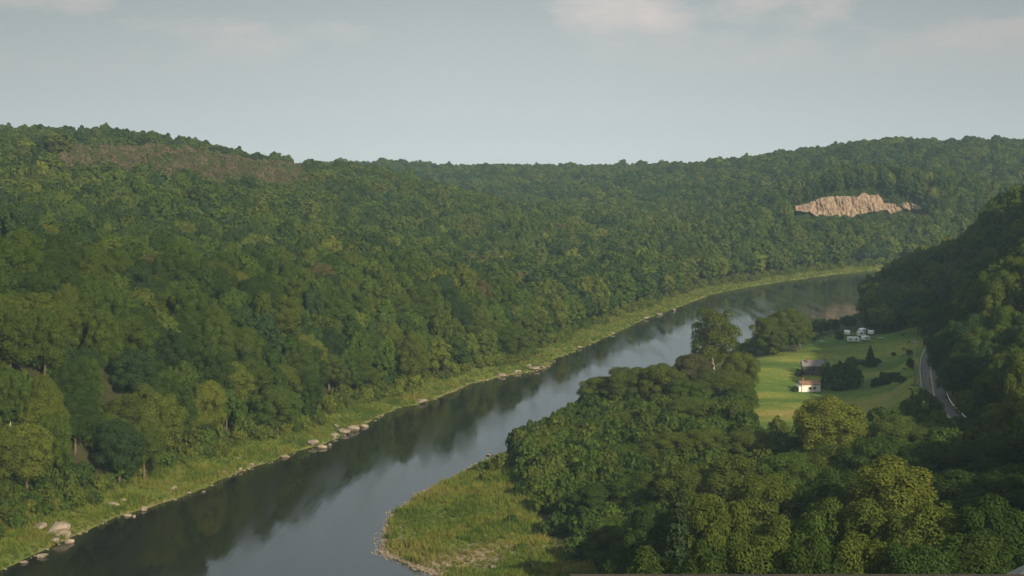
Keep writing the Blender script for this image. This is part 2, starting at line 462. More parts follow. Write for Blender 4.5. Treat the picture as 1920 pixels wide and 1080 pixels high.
l.new(mm.outputs[0], b1.inputs["Height"]); l.new(b1.outputs[0], p.inputs["Normal"])
l.new(p.outputs[0], o.inputs[0])
water = link("river", mesh("river", [(-420, -170, 0), (900, -170, 0), (900, 1330, 0), (-420, 1330, 0)], [(0, 1, 2, 3)], [m]))
tag(water, "dark calm river bending away to the right", "river", None, "structure")

# ------------------------------------------------------------------ foliage meshes
def cards(P, N, s, r, wide=0.62):
    n_ = len(P)
    t = np.cross(N, r.normal(size=(n_, 3))); t /= np.linalg.norm(t, axis=1, keepdims=True) + 1e-9
    b = np.cross(N, t)
    s = s[:, None]
    w = wide * (0.7 + 0.6 * r.random((n_, 1)))
    q = r.uniform(-0.35, 0.35, (n_, 1))
    V = np.stack([P - t * s, P + b * s * w + t * s * q + N * s * 0.15, P + t * s - N * s * 0.2, P - b * s * w + t * s * q], 1).reshape(-1, 3)
    F = np.arange(n_ * 4).reshape(-1, 4)
    return V, F
def crown_cards(r, R, h0, h1, nl, nc, s, form="round"):
    LZ = 0.98 if form == "spread" else 1.08
    cz, c = (h0 + h1) / 2, (h1 - h0) / 2
    L, rad = [], []
    for i in range(nl):
        ph = i * 2.39996 + r.uniform(-0.4, 0.4)
        z = 1 - 1.72 * (i + 0.5) / nl + r.uniform(-0.1, 0.1)
        z = max(-0.85, min(1, z)); q = math.sqrt(max(0, 1 - z * z))
        k = r.uniform(0.55, 0.92 if z < 0.45 else 0.78)
        w = 1.0
        if form == "tall": w = 0.95 - 0.3 * max(z, 0)
        if form == "spread": w = 1.0 + 0.15 * z
        L.append((R * q * math.cos(ph) * k * w, R * q * math.sin(ph) * k * w, cz + c * z * (k + 0.06)))
        rad.append(R * r.uniform(0.18, 0.36) * (1.12 - 0.25 * k) * (1.0 if form != "tall" else 0.9))
    for i in range(4):
        L.append((r.uniform(-.25, .25) * R, r.uniform(-.25, .25) * R, cz + c * r.uniform(-.45, .45))); rad.append(R * 0.5)
    L, rad = np.array(L), np.array(rad)
    w = rad ** 2; w /= w.sum()
    n0 = int(nc * 1.9)
    li = r.choice(len(L), n0, p=w)
    d = r.normal(size=(n0, 3)); d /= np.linalg.norm(d, axis=1, keepdims=True)
    d[:, 2] = np.where((d[:, 2] < -0.3) & (r.random(n0) < 0.7), -d[:, 2], d[:, 2])
    P = L[li] + d * rad[li][:, None] * r.uniform(0.78, 1.12, (n0, 1)) * np.array([1, 1, LZ])
    keep = np.ones(n0, bool)
    for j in range(len(L)):
        keep &= (np.linalg.norm((P - L[j]) / np.array([1, 1, LZ]), axis=1) > rad[j] * 0.72) | (li == j)
    P, d = P[keep][:nc], d[keep][:nc]
    N = d + np.array([0, 0, 0.2]) + r.normal(size=d.shape) * 0.30
    N /= np.linalg.norm(N, axis=1, keepdims=True)
    return cards(P, N, s * r.uniform(0.65, 1.25, len(P)), r) + (L,)
def trunk_mb(r, Ht, rad, L, nlimb=6, lean=0.6):
    mb = MB()
    top = Vector((r.uniform(-lean, lean), r.uniform(-lean, lean), Ht))
    pts = [Vector((0, 0, -0.5))] + [Vector((top.x * t + r.uniform(-.12, .12), top.y * t + r.uniform(-.12, .12), Ht * t)) for t in (0.12, 0.35, 0.6, 0.8, 1.0)]
    mb.tube(pts, [rad * 1.35, rad * 1.05, rad * 0.85, rad * 0.62, rad * 0.4, rad * 0.12], 8)
    for i in range(nlimb):
        t = L[int(r.integers(len(L)))]
        a = pts[2] + (pts[4] - pts[2]) * r.random()
        m_ = a * 0.45 + Vector(t) * 0.55; m_.z -= 0.6
        mb.tube([a, m_, Vector(t)], [rad * 0.4, rad * 0.26, rad * 0.07], 5)
    return mb
def conifer_cards(r, R, h0, h1, nc, s):
    nt = 17
    P, N = [], []
    for i in range(nc):
        t = r.random() ** 0.75
        k = math.floor(t * nt) / nt
        zz = h1 - (h1 - h0) * (k + r.random() * 0.045)
        rr = R * (0.06 + 0.94 * k) * (0.25 + 0.75 * math.sqrt(r.random())) * (0.82 + 0.3 * math.sin(k * 37 + 5 * i % 3))
        a = r.random() * 6.283
        a = math.floor(a * 1.6 + k * 9) / 1.6 - k * 9 / 1.6 + r.normal() * 0.16
        P.append((rr * math.cos(a), rr * math.sin(a), zz - rr * 0.32)); N.append((math.cos(a) * 0.5 + r.normal() * .3, math.sin(a) * .5 + r.normal() * .3, 1.0))
    P, N = np.array(P), np.array(N); N /= np.linalg.norm(N, axis=1, keepdims=True)
    return cards(P, N, s * r.uniform(.7, 1.2, nc), r, 0.4)

# full trees (crown + trunk meshes), nominal 15 m tall and 10 m across
FORMS = ["round", "round", "spread", "tall", "round", "spread", "tall", "round"]
NEAR = []
for i, fm in enumerate(FORMS):
    r = np.random.default_rng(100 + i)
    h0 = {"round": 2.0, "spread": 3.2, "tall": 1.3}[fm]
    Vc, Fc, L = crown_cards(r, 5.0, h0, 15.0, [34, 42, 36, 40, 48, 32, 38, 40][i], 25000, 0.162, fm)
    NEAR.append((mesh("crown", Vc, Fc, [LEAF]), trunk_mb(r, 11.5, 0.30, L).data("trunk", BARK), fm))
r = np.random.default_rng(55)
Vc, Fc = conifer_cards(r, 5.2, 1.5, 15.0, 13000, 0.33)
NEAR.append((mesh("crown", Vc, Fc, [LEAF]), trunk_mb(r, 14.5, 0.28, np.array([(0, 0, 9.0)]), 0, 0.1).data("trunk", BARK), "conifer"))
r = np.random.default_rng(77)
Vc, Fc, L = crown_cards(r, 5.0, 2.0, 15.0, 19, 13000, 0.165, "spread")
NEAR.append((mesh("crown", Vc, Fc, [LEAF]), trunk_mb(r, 13.0, 0.30, L, 9).data("trunk", PALE_BARK), "open"))
# far trees, crown and trunk in one mesh, for the woods nobody could count
FAR = []
MIDCARD = (5200, 0.41)
def far_proto(i, nc, s, fm, seed):
    r = np.random.default_rng(seed)
    Vc, Fc, L = crown_cards(r, 5.0, {"round": 1.8, "spread": 2.6, "tall": 1.2}[fm], 15.0, 26 + (i * 5) % 13, nc, s, fm)
    tb = trunk_mb(r, 11.0, 0.26, L, 2)
    Va = np.vstack([Vc, np.array(tb.v)]); Fa = Fc.tolist() + [tuple(q + len(Vc) for q in f) for f in tb.f]
    return bpy.data.objects.new("woodland_tree", mesh("woodland_tree", Va, Fa, [LEAF, BARK], [0] * len(Fc) + [1] * len(tb.f)))
MIDS = [far_proto(i, *MIDCARD, FORMS[i], 300 + i) for i in range(6)]
FARS = [far_proto(i, 1250, 0.82, FORMS[i], 400 + i) for i in range(6)]
# shrubs, nominal 2 m tall and 3 m across
SHRUB = []
for i in range(5):
    r = np.random.default_rng(500 + i)
    Vc, Fc, L = crown_cards(r, 1.5, -0.2, 2.0, 12, 1100, 0.17, "round")
    st = MB()
    for q in range(4):
        t = L[int(r.integers(len(L)))]
        st.tube([(0, 0, -0.2), (t[0] * .4, t[1] * .4, t[2] * .5), tuple(t)], [0.05, 0.035, 0.012], 5)
    SHRUB.append((mesh("foliage", Vc, Fc, [LEAF]), st.data("stems", BARK)))
SHRUBS = [bpy.data.objects.new("woodland_shrub", s_[0]) for s_ in SHRUB]
# grass tufts
TUFTS = []
for i in range(3):
    r = np.random.default_rng(600 + i)
    Vt, Ft = [], []
    for q in range(26):
        a, rr, hh, w = r.random() * 6.28, r.random() * 0.45, r.uniform(0.35, 0.95), r.uniform(0.03, 0.07)
        x, y = rr * math.cos(a), rr * math.sin(a); dx, dy = r.normal() * .25, r.normal() * .25; b = r.random() * 3.14
        k = len(Vt)
        Vt += [(x - w * math.cos(b), y - w * math.sin(b), -.05), (x + w * math.cos(b), y + w * math.sin(b), -.05), (x + dx, y + dy, hh)]
        Ft.append((k, k + 1, k + 2))
    TUFTS.append(bpy.data.objects.new("grass_tuft", mesh("grass_tuft", Vt, Ft, [LEAF])))
# rocks: jagged blocks, nominal 1 m across
import bmesh
ROCKS = []
for i in range(6):
    r = np.random.default_rng(700 + i)
    bm = bmesh.new(); bmesh.ops.create_icosphere(bm, subdivisions=3, radius=0.5)
    pl = [(Vector(r.normal(size=3)).normalized(), r.uniform(0.26, 0.42)) for q in range(9)]
    for v in bm.verts:
        for nn_, dd in pl:
            k = v.co.dot(nn_) - dd
            if k > 0: v.co -= nn_ * k * 0.92
        v.co *= 1 + 0.07 * math.sin(v.co.x * 17 + i) * math.cos(v.co.y * 15)
        v.co.z *= 0.62
    me = bpy.data.meshes.new("boulder"); bm.to_mesh(me); bm.free(); me.materials.append(ROCK)
    ROCKS.append(me)
PEBBLES = [bpy.data.objects.new("pebble", q) for q in ROCKS[:4]]

def scatter(name, pts, rot, scl, tint, pid, protos, label, cat):
    """one object of stuff: geometry of the prototypes set on points"""
    me = bpy.data.meshes.new(name)
    me.from_pydata(np.asarray(pts).tolist(), [], [])
    def attr(nm, ty, val, key):
        a = me.attributes.new(nm, ty, 'POINT'); a.data.foreach_set(key, np.ascontiguousarray(val).ravel())
    N_ = len(pts)
    attr("tint", 'FLOAT_COLOR', np.hstack([np.asarray(tint), np.ones((N_, 1))]).astype(np.float32), "color")
    attr("spin", 'FLOAT_VECTOR', np.stack([np.zeros(N_), np.zeros(N_), rot], -1).astype(np.float32), "vector")
    attr("size", 'FLOAT_VECTOR', np.asarray(scl).astype(np.float32), "vector")
    attr("pid", 'INT', np.asarray(pid).astype(np.int32), "value")
    ob = link(name, me)
    ng = bpy.data.node_groups.new(name, 'GeometryNodeTree')
    ng.interface.new_socket("Geometry", in_out='INPUT', socket_type='NodeSocketGeometry')
    ng.interface.new_socket("Geometry", in_out='OUTPUT', socket_type='NodeSocketGeometry')
    N, Lk = ng.nodes, ng.links
    gi, go = N.new("NodeGroupInput"), N.new("NodeGroupOutput")
    mtp = N.new("GeometryNodeMeshToPoints"); Lk.new(gi.outputs[0], mtp.inputs[0])
    def named(nm, ty):
        a = N.new("GeometryNodeInputNamedAttribute"); a.data_type = ty; a.inputs["Name"].default_value = nm
        return a.outputs["Attribute"]
    sp_, sz_, pi_ = named("spin", 'FLOAT_VECTOR'), named("size", 'FLOAT_VECTOR'), named("pid", 'INT')
    jn = N.new("GeometryNodeJoinGeometry")
    for k, pr in enumerate(protos):
        oi = N.new("GeometryNodeObjectInfo"); oi.inputs["Object"].default_value = pr; oi.inputs["As Instance"].default_value = False
        cmpn = N.new("FunctionNodeCompare"); cmpn.data_type = 'INT'; cmpn.operation = 'EQUAL'
        ints = [s for s in cmpn.inputs if s.type == 'INT']
        Lk.new(pi_, ints[0]); ints[1].default_value = k
        iop = N.new("GeometryNodeInstanceOnPoints")
        Lk.new(mtp.outputs[0], iop.inputs["Points"]); Lk.new(cmpn.outputs[0], iop.inputs["Selection"]); Lk.new(oi.outputs["Geometry"], iop.inputs["Instance"])
        Lk.new(sp_, iop.inputs["Rotation"]); Lk.new(sz_, iop.inputs["Scale"])
        Lk.new(iop.outputs[0], jn.inputs[0])
    Lk.new(jn.outputs[0], go.inputs[0])
    md = ob.modifiers.new("scatter", 'NODES'); md.node_group = ng
    return tag(ob, label, cat, None, "stuff")

# ------------------------------------------------------------------ trees: where they stand
TONES = {"deep green": (0.040, 0.068, 0.016), "mid-green": (0.062, 0.096, 0.019), "olive": (0.078, 0.104, 0.021), "yellow-green": (0.110, 0.135, 0.024),
         "blue-green": (0.036, 0.064, 0.024), "brownish": (0.090, 0.090, 0.034)}
TN = list(TONES)
FORMW = {"round": "round-crowned", "spread": "spreading", "tall": "tall narrow", "conifer": "pointed", "open": "open-crowned"}
TREES = []      # dicts of the trees that are things of their own
def shade(t, k=0.12):
    a = rng.uniform(1 - k, 1 + k); b = rng.uniform(-0.05, 0.05)
    return (t[0] * a * (1 + b), t[1] * a, t[2] * a * (1 - b))
def tree_at(X, Y, top_h, width, proto, tone, zone, label=None, z=None):
    z = hz(X, Y) if z is None else z
    TREES.append(dict(X=X, Y=Y, z=z, h=top_h, w=width, p=proto, tone=tone, zone=zone, label=label))
def tree_px(x, ytop, D, wpx, tone, zone, proto=None, label=None):
    X, Y = pd(x, D); z = hz(X, Y)
    top = CAM_Z - (ytop - YH) * D / FPX
    h = top - z
    if h < 7 or h > 27: print("tree_px height", x, ytop, D, round(z, 1), round(h, 1))
    h = max(6.0, min(h, 28.0))
    tree_at(X, Y, h, wpx * D / FPX, int(rng.choice([0, 1, 3, 4, 6, 7, 5])) if proto is None else proto, tone, zone, label, z)

DG, MG, OL, YG, BG, BR = TN
Z = "in the wood between river and meadow"
for a in [(1130, 702, 442, 105, OL), (1182, 676, 436, 118, OL), (1240, 670, 430, 112, OL), (1280, 704, 425, 80, MG),
          (1302, 652, 472, 90, BR), (1388, 655, 462, 74, OL), (1350, 690, 445, 115, OL), (1392, 716, 430, 66, MG),
          (1066, 762, 414, 70, MG), (1108, 785, 396, 110, MG), (1165, 768, 402, 105, OL), (1232, 762, 402, 112, OL), (1302, 742, 402, 112, OL), (1366, 752, 396, 100, OL),
          (1040, 800, 388, 82, YG), (1012, 836, 372, 60, YG)]: tree_px(*a[:4], a[4], Z)
tree_px(1340, 566, 478, 112, OL, Z, 9, "tallest tree of the river wood, open olive crown with pale bare limbs above the water")
Z = "in the middle of the near wood"
for a in [(1092, 846, 352, 105, MG), (1170, 828, 352, 125, MG), (1252, 808, 352, 128, OL), (1330, 800, 352, 120, OL), (1402, 800, 348, 110, OL), (1480, 812, 342, 100, DG),
          (1122, 900, 306, 110, DG), (1202, 880, 304, 130, MG), (1292, 866, 296, 140, OL), (1382, 850, 292, 145, OL), (1472, 842, 290, 145, MG)]: tree_px(*a[:4], a[4], Z)
tree_px(1558, 738, 335, 150, YG, Z, 4, "bright yellow-green tree standing out at the lower edge of the meadow")
Z = "in the dark wood below the road"
for a in [(1622, 806, 342, 100, OL), (1682, 775, 332, 120, OL), (1752, 792, 330, 125, OL), (1832, 775, 326, 140, DG), (1905, 745, 318, 140, OL),
          (1562, 830, 292, 150, OL), (1652, 812, 286, 150, DG), (1752, 822, 280, 160, DG), (1862, 812, 272, 170, DG)]: tree_px(*a[:4], a[4], Z)
Z = "at the bottom of the photo's near wood"
for a in [(1150, 955, 256, 110, MG), (1232, 930, 244, 140, DG), (1332, 908, 234, 150, OL), (1442, 882, 242, 160, OL), (1562, 872, 240, 160, DG), (1802, 880, 222, 180, DG), (1912, 862, 220, 180, DG),
          (1182, 1000, 204, 125, DG), (1352, 925, 192, 150, OL), (1460, 932, 188, 165, OL), (1540, 930, 186, 150, MG), (1642, 932, 182, 160, OL), (1742, 936, 176, 190, OL), (1862, 930, 172, 200, DG),
          (1225, 1020, 162, 150, DG), (1320, 1005, 158, 160, DG), (1420, 985, 158, 170, OL), (1532, 1000, 154, 170, DG), (1622, 990, 154, 170, OL), (1722, 1005, 150, 180, DG), (1822, 990, 150, 190, DG), (1912, 1000, 148, 190, DG)]: tree_px(*a[:4], a[4], Z)
for a in [(1788, 598, 422, 84, DG), (1764, 622, 447, 52, DG), (1835, 612, 402, 100, OL), (1770, 560, 480, 80, DG), (1774, 672, 416, 44, MG), (1806, 652, 394, 72, DG)]: tree_px(*a[:4], a[4], "overhanging the road's hill side")
tree_px(1680, 858, 222, 215, YG, Z, 0, "largest crown of the near wood, broad and yellow-green, towards the bottom right")
tree_px(1275, 918, 192, 165, BG, Z, 8, "pine with layered blue-green boughs near the bottom of the near wood")
TREES[-1]["tint"] = (0.044, 0.070, 0.031)
Z = "by the meadow's far end"
for a in [(1440, 590, 560, 62, OL), (1472, 575, 562, 76, OL), (1500, 584, 566, 52, OL), (1450, 612, 552, 60, OL), (1495, 614, 558, 50, MG)]: tree_px(*a[:4], a[4], Z)
tree_px(1540, 598, 612, 42, DG, Z, 0, "round dark tree beside the river between the big clump and the campers")
tree_px(1568, 604, 606, 17, "brownish", Z, 3, "slim dark purplish tree beside the white campers")
TREES[-1]["tint"] = (0.035, 0.022, 0.022)
tree_px(1590, 600, 618, 30, BG, Z, 4, "small dark tree right behind the hindmost camper")
tree_px(1632, 646, 528, 30, DG, Z, 8, "dark cone-shaped tree standing alone in the meadow")

OCC = [(t["X"], t["Y"]) for t in TREES]
# right hillside and left bank: jittered grid
def jitter(x0, x1, y0, y1, s):
    a, b = np.meshgrid(np.arange(x0, x1, s), np.arange(y0, y1, s * 0.866))
    a = a + (np.arange(a.shape[0])[:, None] % 2) * s / 2
    a, b = a.ravel(), b.ravel()
    return a + rng.uniform(-.36, .36, a.shape) * s, b + rng.uniform(-.36, .36, a.shape) * s
RP = [(q[0], q[1]) for q in ROADS[::3]]
bank_sorted = sorted(RIGHT, key=lambda q: q[1])
def is_left(X, Y):
    return X < np.interp(Y, [q[1] for q in bank_sorted], [q[0] for q in bank_sorted]) - 20
CLIFF_X0, CLIFF_X1 = 189, 280
def tone_pick(n, w):
    w = np.array(w, float); return rng.choice(6, n, p=w / w.sum())
def visible(X, Y, m=70):
    u = X / np.maximum(Y, 1) * FPX + 960
    return (u > -m - 6000 / np.maximum(Y, 60)) & (u < 1920 + m + 6000 / np.maximum(Y, 60)) & (Y > 90)

# candidates over all wooded land
ax, ay = jitter(-420, 420, 95, 1250, 7.6)
bx, by = jitter(-900, 1250, 1250, 2500, 11.0)
X = np.concatenate([ax, bx]); Y = np.concatenate([ay, by])
k = visible(X, Y, 420); X, Y = X[k], Y[k]
d = rdist(X, Y); Lft = is_left(X, Y)
far = Y > 1250
Zg = height(X, Y)
open_ = in_poly(X, Y, FIELD) | in_poly(X, Y, SPIT) | (in_poly(X, Y, BROWN) & ((rng.random(X.shape) > 0.07) | (dist_poly(X, Y, BROWN) > 25 + 15 * vnoise(X / 20, Y / 20))) & ((dist_poly(X, Y, BROWN) > 9) | (rng.random(X.shape) > 0.4)))
open_ |= dist_poly(X, Y, FIELD) < 3
droad = dist_poly(X, Y, RP, False)
edge = np.where(Lft, 12.5 + 3.0 * vnoise(X / 25, Y / 25), 8.0)
edge = np.where(Lft & (Y > 880), 16 + 5 * vnoise(X / 40, Y / 40), edge)
ok = (d > edge) & ~open_ & (droad > 6.5)
ok &= ~((X > CLIFF_X0) & (X < 257) & (Y > 1066) & (Y < 1106)) & ~((X >= 257) & (X < CLIFF_X1) & (Y > 1064) & (Y < 1093))
# the near wood and the meadow's trees are set by hand above
near_hand = ~Lft & (Y < 790) & (X < np.interp(Y, [90, 280, 330, 400, 560, 600, 760, 790], [70, 88, 100, 108, 132, 133, 168, 168]))
ok &= ~near_hand
X, Y, d, Lft, far, Zg, droad = X[ok], Y[ok], d[ok], Lft[ok], far[ok], Zg[ok], droad[ok]
N_ = len(X)
big = fbm(X / 70, Y / 70, 3)
H = rng.uniform(11.5, 18.0, N_) + 2.0 * big + np.where(rng.random(N_) < 0.08, 3.5, 0.0)
H = np.where(Lft & (d < 20), H * rng.uniform(0.78, 1.02, N_), H)
W = rng.uniform(7.0, 12.8, N_)
W = np.where(far, W * 1.35, W)
bd = dist_poly(X, Y, BROWN)
H = np.where(bd < 30, H * (0.62 + 0.38 * np.clip(bd / 30, 0, 1) + rng.uniform(-.08, .12, N_)), H)
infront = (X > CLIFF_X0 - 8) & (X < CLIFF_X1) & (Y > 1000) & (Y <= 1066)
H = np.where(infront, np.minimum(H, 75 - np.where(X > 250, 121.0, 131.0) * Y / FPX - Zg), H)
H = np.maximum(H, 5.5)
tone = np.where(big > 0.22, tone_pick(N_, [1.5, 4, 4, .8, 1, .08]), np.where(big < -0.15, tone_pick(N_, [4, 4, 1.2, .06, 1.6, .03]), tone_pick(N_, [2, 4, 3, .25, 1, .06])))
tone = np.where(Lft, tone, tone_pick(N_, [1.2, 3, 4, 1.3, .6, .25]))
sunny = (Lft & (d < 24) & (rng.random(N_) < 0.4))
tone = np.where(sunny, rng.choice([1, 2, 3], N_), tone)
pid = rng.integers(0, 6, N_)
rot = rng.uniform(0, 6.283, N_)

# the biggest in the picture are things of their own
size_px = W / Y * FPX
u = X / Y * FPX + 960
vtop = YH + (CAM_Z - Zg - H) / Y * FPX
inframe = (u > -40) & (u < 1960) & (vtop < 1070) & (vtop > 120)
def front_score():
    s = np.where(inframe, size_px, 0)
    s = np.where(Lft & (d > 75), 0, s)
    s = np.where(~Lft & (Y > 760), 0, s)
    return s
sc = front_score()
order = np.argsort(-sc)
n_ind = 300 - len(TREES) - 4
ind = order[:n_ind]
isind = np.zeros(N_, bool); isind[ind] = True
def zone_of(i):
    x, y = X[i], Y[i]
    if Lft[i]:
        row = "front row" if d[i] < 24 else "second rows" if d[i] < 46 else "slope"
        ym = y
        if ym < 345: w = "above the big bank boulder"
        elif ym < 400: w = "along the pebbly lower bank"
        elif ym < 450: w = "behind the pale rock shelf"
        elif ym < 510: w = "opposite the grassy spit"
        elif ym < 600: w = "behind the jutting rocks"
        else: w = "where the river turns away"
        return {"front row": "on the bank's edge ", "second rows": "set back ", "slope": "upslope "}[row] + w
    if y < 330: return "on the dark slope beside the road"
    if y < 470: return "on the hillside right of the road"
    return "on the hillside behind the campers"
for i in ind:
    tree_at(X[i], Y[i], H[i], W[i], int(rng.integers(8)), TN[tone[i]], zone_of(i), None, Zg[i])
print("trees as things:", len(TREES), "wood:", N_ - len(ind))
Tt = np.array([TONES[t] for t in TN])
def tints(tn):
    t = Tt[tn]
    a = rng.uniform(0.86, 1.15, (len(t), 1)); return t * a * np.array([1, 1, 1]) * (1 + rng.uniform(-0.06, 0.06, (len(t), 3)))
rest = ~isind
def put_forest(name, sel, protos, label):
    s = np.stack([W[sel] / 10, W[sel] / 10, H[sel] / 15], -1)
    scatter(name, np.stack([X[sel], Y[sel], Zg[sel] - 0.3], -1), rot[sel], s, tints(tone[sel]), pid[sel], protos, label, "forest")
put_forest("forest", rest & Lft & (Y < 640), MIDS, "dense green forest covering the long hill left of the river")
put_forest("forest", rest & Lft & (Y >= 640), FARS, "hazy green forest on the far hills around the bare cliff")
put_forest("forest", rest & ~Lft, MIDS, "dark forest on the shaded hill right of the road")

# brown regrowth on the clearing, shrubs along the wood edges, near wood undergrowth
def bush_pts(x0, x1, y0, y1, s, test):
    a, b = jitter(x0, x1, y0, y1, s); q = test(a, b); return a[q], b[q]
a, b = bush_pts(-320, -100, 640, 1120, 3.6, lambda a, b: in_poly(a, b, BROWN))
n1 = len(a); s = rng.uniform(1.1, 2.6, n1)
bc = np.array([(0.118, 0.108, 0.058), (0.100, 0.106, 0.046), (0.072, 0.096, 0.030), (0.138, 0.112, 0.070)])[rng.integers(0, 4, n1)] * rng.uniform(.8, 1.2, (n1, 1))
scatter("regrowth", np.stack([a, b, height(a, b)], -1), rng.uniform(0, 6, n1), np.stack([s, s, s * rng.uniform(.8, 1.5, n1)], -1), bc, rng.integers(0, 5, n1), SHRUBS, "brownish young regrowth on the clearing below the left ridge", "undergrowth")
def edgetest(a, b):
    dd = rdist(a, b); lf = is_left(a, b)
    fr = vnoise(a / 11, b / 11)
    return visible(a, b, 40) & ((lf & (dd > 9.5 + 3 * fr) & (dd < 18)) | (~lf & (dd > 4) & (dd < 11) & (b > 425) & ~in_poly(a, b, FIELD)))
a, b = bush_pts(-140, 330, 250, 1030, 2.7, edgetest)
n1 = len(a); s = rng.uniform(0.35, 1.25, n1) * np.where(rng.random(n1) < 0.25, 1.5, 1.0)
tb = tints(rng.choice([1, 2, 3, 3, 2], n1))
scatter("undergrowth", np.stack([a, b, height(a, b)], -1), rng.uniform(0, 6, n1), np.stack([s, s, s * rng.uniform(.8, 1.5, n1)], -1), tb, rng.integers(0, 5, n1), SHRUBS, "bushy undergrowth along the edge of the bank forest", "undergrowth")
NEARWOOD = lambda a, b: ~is_left(a, b) & (rdist(a, b) > 3) & ~in_poly(a, b, SPIT) & ((b > 330) | (a > b * 0.062)) & ~in_poly(a, b, FIELD) & (a < np.interp(b, [90, 280, 330, 400, 600], [90, 95, 105, 112, 150])) & (dist_poly(a, b, RP, False) > 5)
a, b = bush_pts(-20, 140, 130, 470, 3.2, NEARWOOD)
n1 = len(a); s = rng.uniform(0.9, 2.3, n1)
scatter("undergrowth", np.stack([a, b, height(a, b)], -1), rng.uniform(0, 6, n1), np.stack([s, s, s * rng.uniform(1.0, 1.7, n1)], -1), tints(rng.choice([0, 1, 1, 2], n1)), rng.integers(0, 5, n1), SHRUBS, "leafy undergrowth filling the near wood down to the spit", "undergrowth")

a, b = bush_pts(CLIFF_X0 - 2, CLIFF_X1 + 3, 1060, 1112, 3.0, lambda a, b: (b < 1081) | (b > 1098) | ((a > 257) & (b < 1078)) | ((a > 257) & (b > 1092)))
n1 = len(a); s = rng.uniform(1.0, 1.9, n1) * np.where(a > 257, 0.75, 1)
scatter("undergrowth", np.stack([a, b, height(a, b)], -1), rng.uniform(0, 6, n1), np.stack([s, s, s], -1), tints(rng.choice([0, 1, 1, 2], n1)), rng.integers(0, 5, n1), SHRUBS, "green scrub along the foot and rim of the bare cliff", "undergrowth")
a, b = bush_pts(-150, 100, 262, 640, 3.4, lambda a, b: (lambda dd: is_left(a, b) & visible(a, b, 40) & (dd > 13) & (dd < 48) & (vnoise(a / 9, b / 9) > -0.35))(rdist(a, b)))
n1 = len(a); s = rng.uniform(0.9, 2.1, n1)
scatter("undergrowth", np.stack([a, b, height(a, b)], -1), rng.uniform(0, 6, n1), np.stack([s, s, s * rng.uniform(1.0, 1.9, n1)], -1), tints(rng.choice([0, 1, 1, 2], n1)), rng.integers(0, 5, n1), SHRUBS, "saplings and brush between the trunks of the left bank forest", "undergrowth")
# grass and gravel
def grasstest(a, b):
    dd = rdist(a, b)
    return visible(a, b, 20) & (((dd > np.where(is_left(a, b), 0.2, 1.0)) & (dd < 15)) | (in_poly(a, b, SPIT) & (dd > 1.5)))
a, b = bush_pts(-110, 30, 262, 480, 1.15, grasstest)
n1 = len(a); s = rng.uniform(0.6, 1.5, n1) * (1 + 0.5 * vnoise(a / 5, b / 5))
gt = np.array([(0.100, 0.142, 0.023), (0.140, 0.168, 0.030), (0.178, 0.172, 0.042), (0.080, 0.122, 0.020)])
gi_ = np.clip(((fbm(a / 9, b / 9, 3) + 0.5 + rng.normal(0, .2, n1)) * 4).astype(int), 0, 3)
scatter("grass", np.stack([a, b, height(a, b)], -1), rng.uniform(0, 6, n1), np.stack([s * 1.2, s * 1.2, s], -1), gt[[3, 0, 1, 2]][gi_] * rng.uniform(.8, 1.2, (n1, 1)), rng.integers(0, 3, n1), TUFTS, "tall green and yellow grass on the river banks and spit", "grass")
a, b = bush_pts(-60, 330, 480, 1030, 2.6, lambda a, b: grasstest(a, b) & is_left(a, b))
n1 = len(a); s = rng.uniform(1.0, 2.2, n1)
scatter("grass", np.stack([a, b, height(a, b)], -1), rng.uniform(0, 6, n1), np.stack([s * 1.5, s * 1.5, s * .7], -1), gt[rng.integers(0, 4, n1)], rng.integers(0, 3, n1), TUFTS, "pale green grass strip along the far bank", "grass")
a, b = bush_pts(50, 150, 380, 640, 2.2, lambda a, b: in_poly(a, b, FIELD) & (dist_poly(a, b, FIELD) < 3) & (rng.random(a.shape) < 0.3))
n1 = len(a); s = rng.uniform(0.1, 0.26, n1)
scatter("weeds", np.stack([a, b, height(a, b)], -1), rng.uniform(0, 6, n1), np.stack([s * 1.5, s * 1.5, s], -1), gt[rng.choice([0, 0, 3, 3, 1], n1)] * 0.85, rng.integers(0, 5, n1), SHRUBS, "rough weeds along the meadow's edges", "weeds")
a, b = bush_pts(-70, 20, 265, 480, 0.8, lambda a, b: (lambda dd, f: ((dd > -1.2) & (dd < 2.4 + 2 * f) & ~is_left(a, b)) | (in_poly(a, b, SPIT) & (np.abs(b - low[1] - 0.1 * (a - low[0])) < 3.5 + 3 * f) & (a < 8)))(rdist(a, b), vnoise(a / 4, b / 4)))
n1 = len(a); s = rng.uniform(0.22, 0.8, n1) ** 1.4
scatter("gravel", np.stack([a, b, np.maximum(height(a, b), -0.05)], -1), rng.uniform(0, 6, n1), np.stack([s, s * rng.uniform(.7, 1.2, n1), s], -1), np.ones((n1, 3)) * .3, rng.integers(0, 4, n1), PEBBLES, "tan pebbles edging the grassy spit in the river", "gravel")
a, b = bush_pts(-120, 80, 265, 620, 1.1, lambda a, b: (lambda dd, f: (dd > -0.9) & (dd < -0.1 + 1.1 * f) & (rng.random(a.shape) < 0.6) & is_left(a, b) & visible(a, b, 20))(rdist(a, b), vnoise(a / 7, b / 13)))
n1 = len(a); s = rng.uniform(0.25, 0.95, n1) ** 1.5
scatter("gravel", np.stack([a, b, np.maximum(height(a, b), -0.05)], -1), rng.uniform(0, 6, n1), np.stack([s * 1.3, s * rng.uniform(.7, 1.2, n1), s], -1), np.ones((n1, 3)) * .3, rng.integers(0, 4, n1), PEBBLES, "line of pale stones along the left water's edge", "gravel")

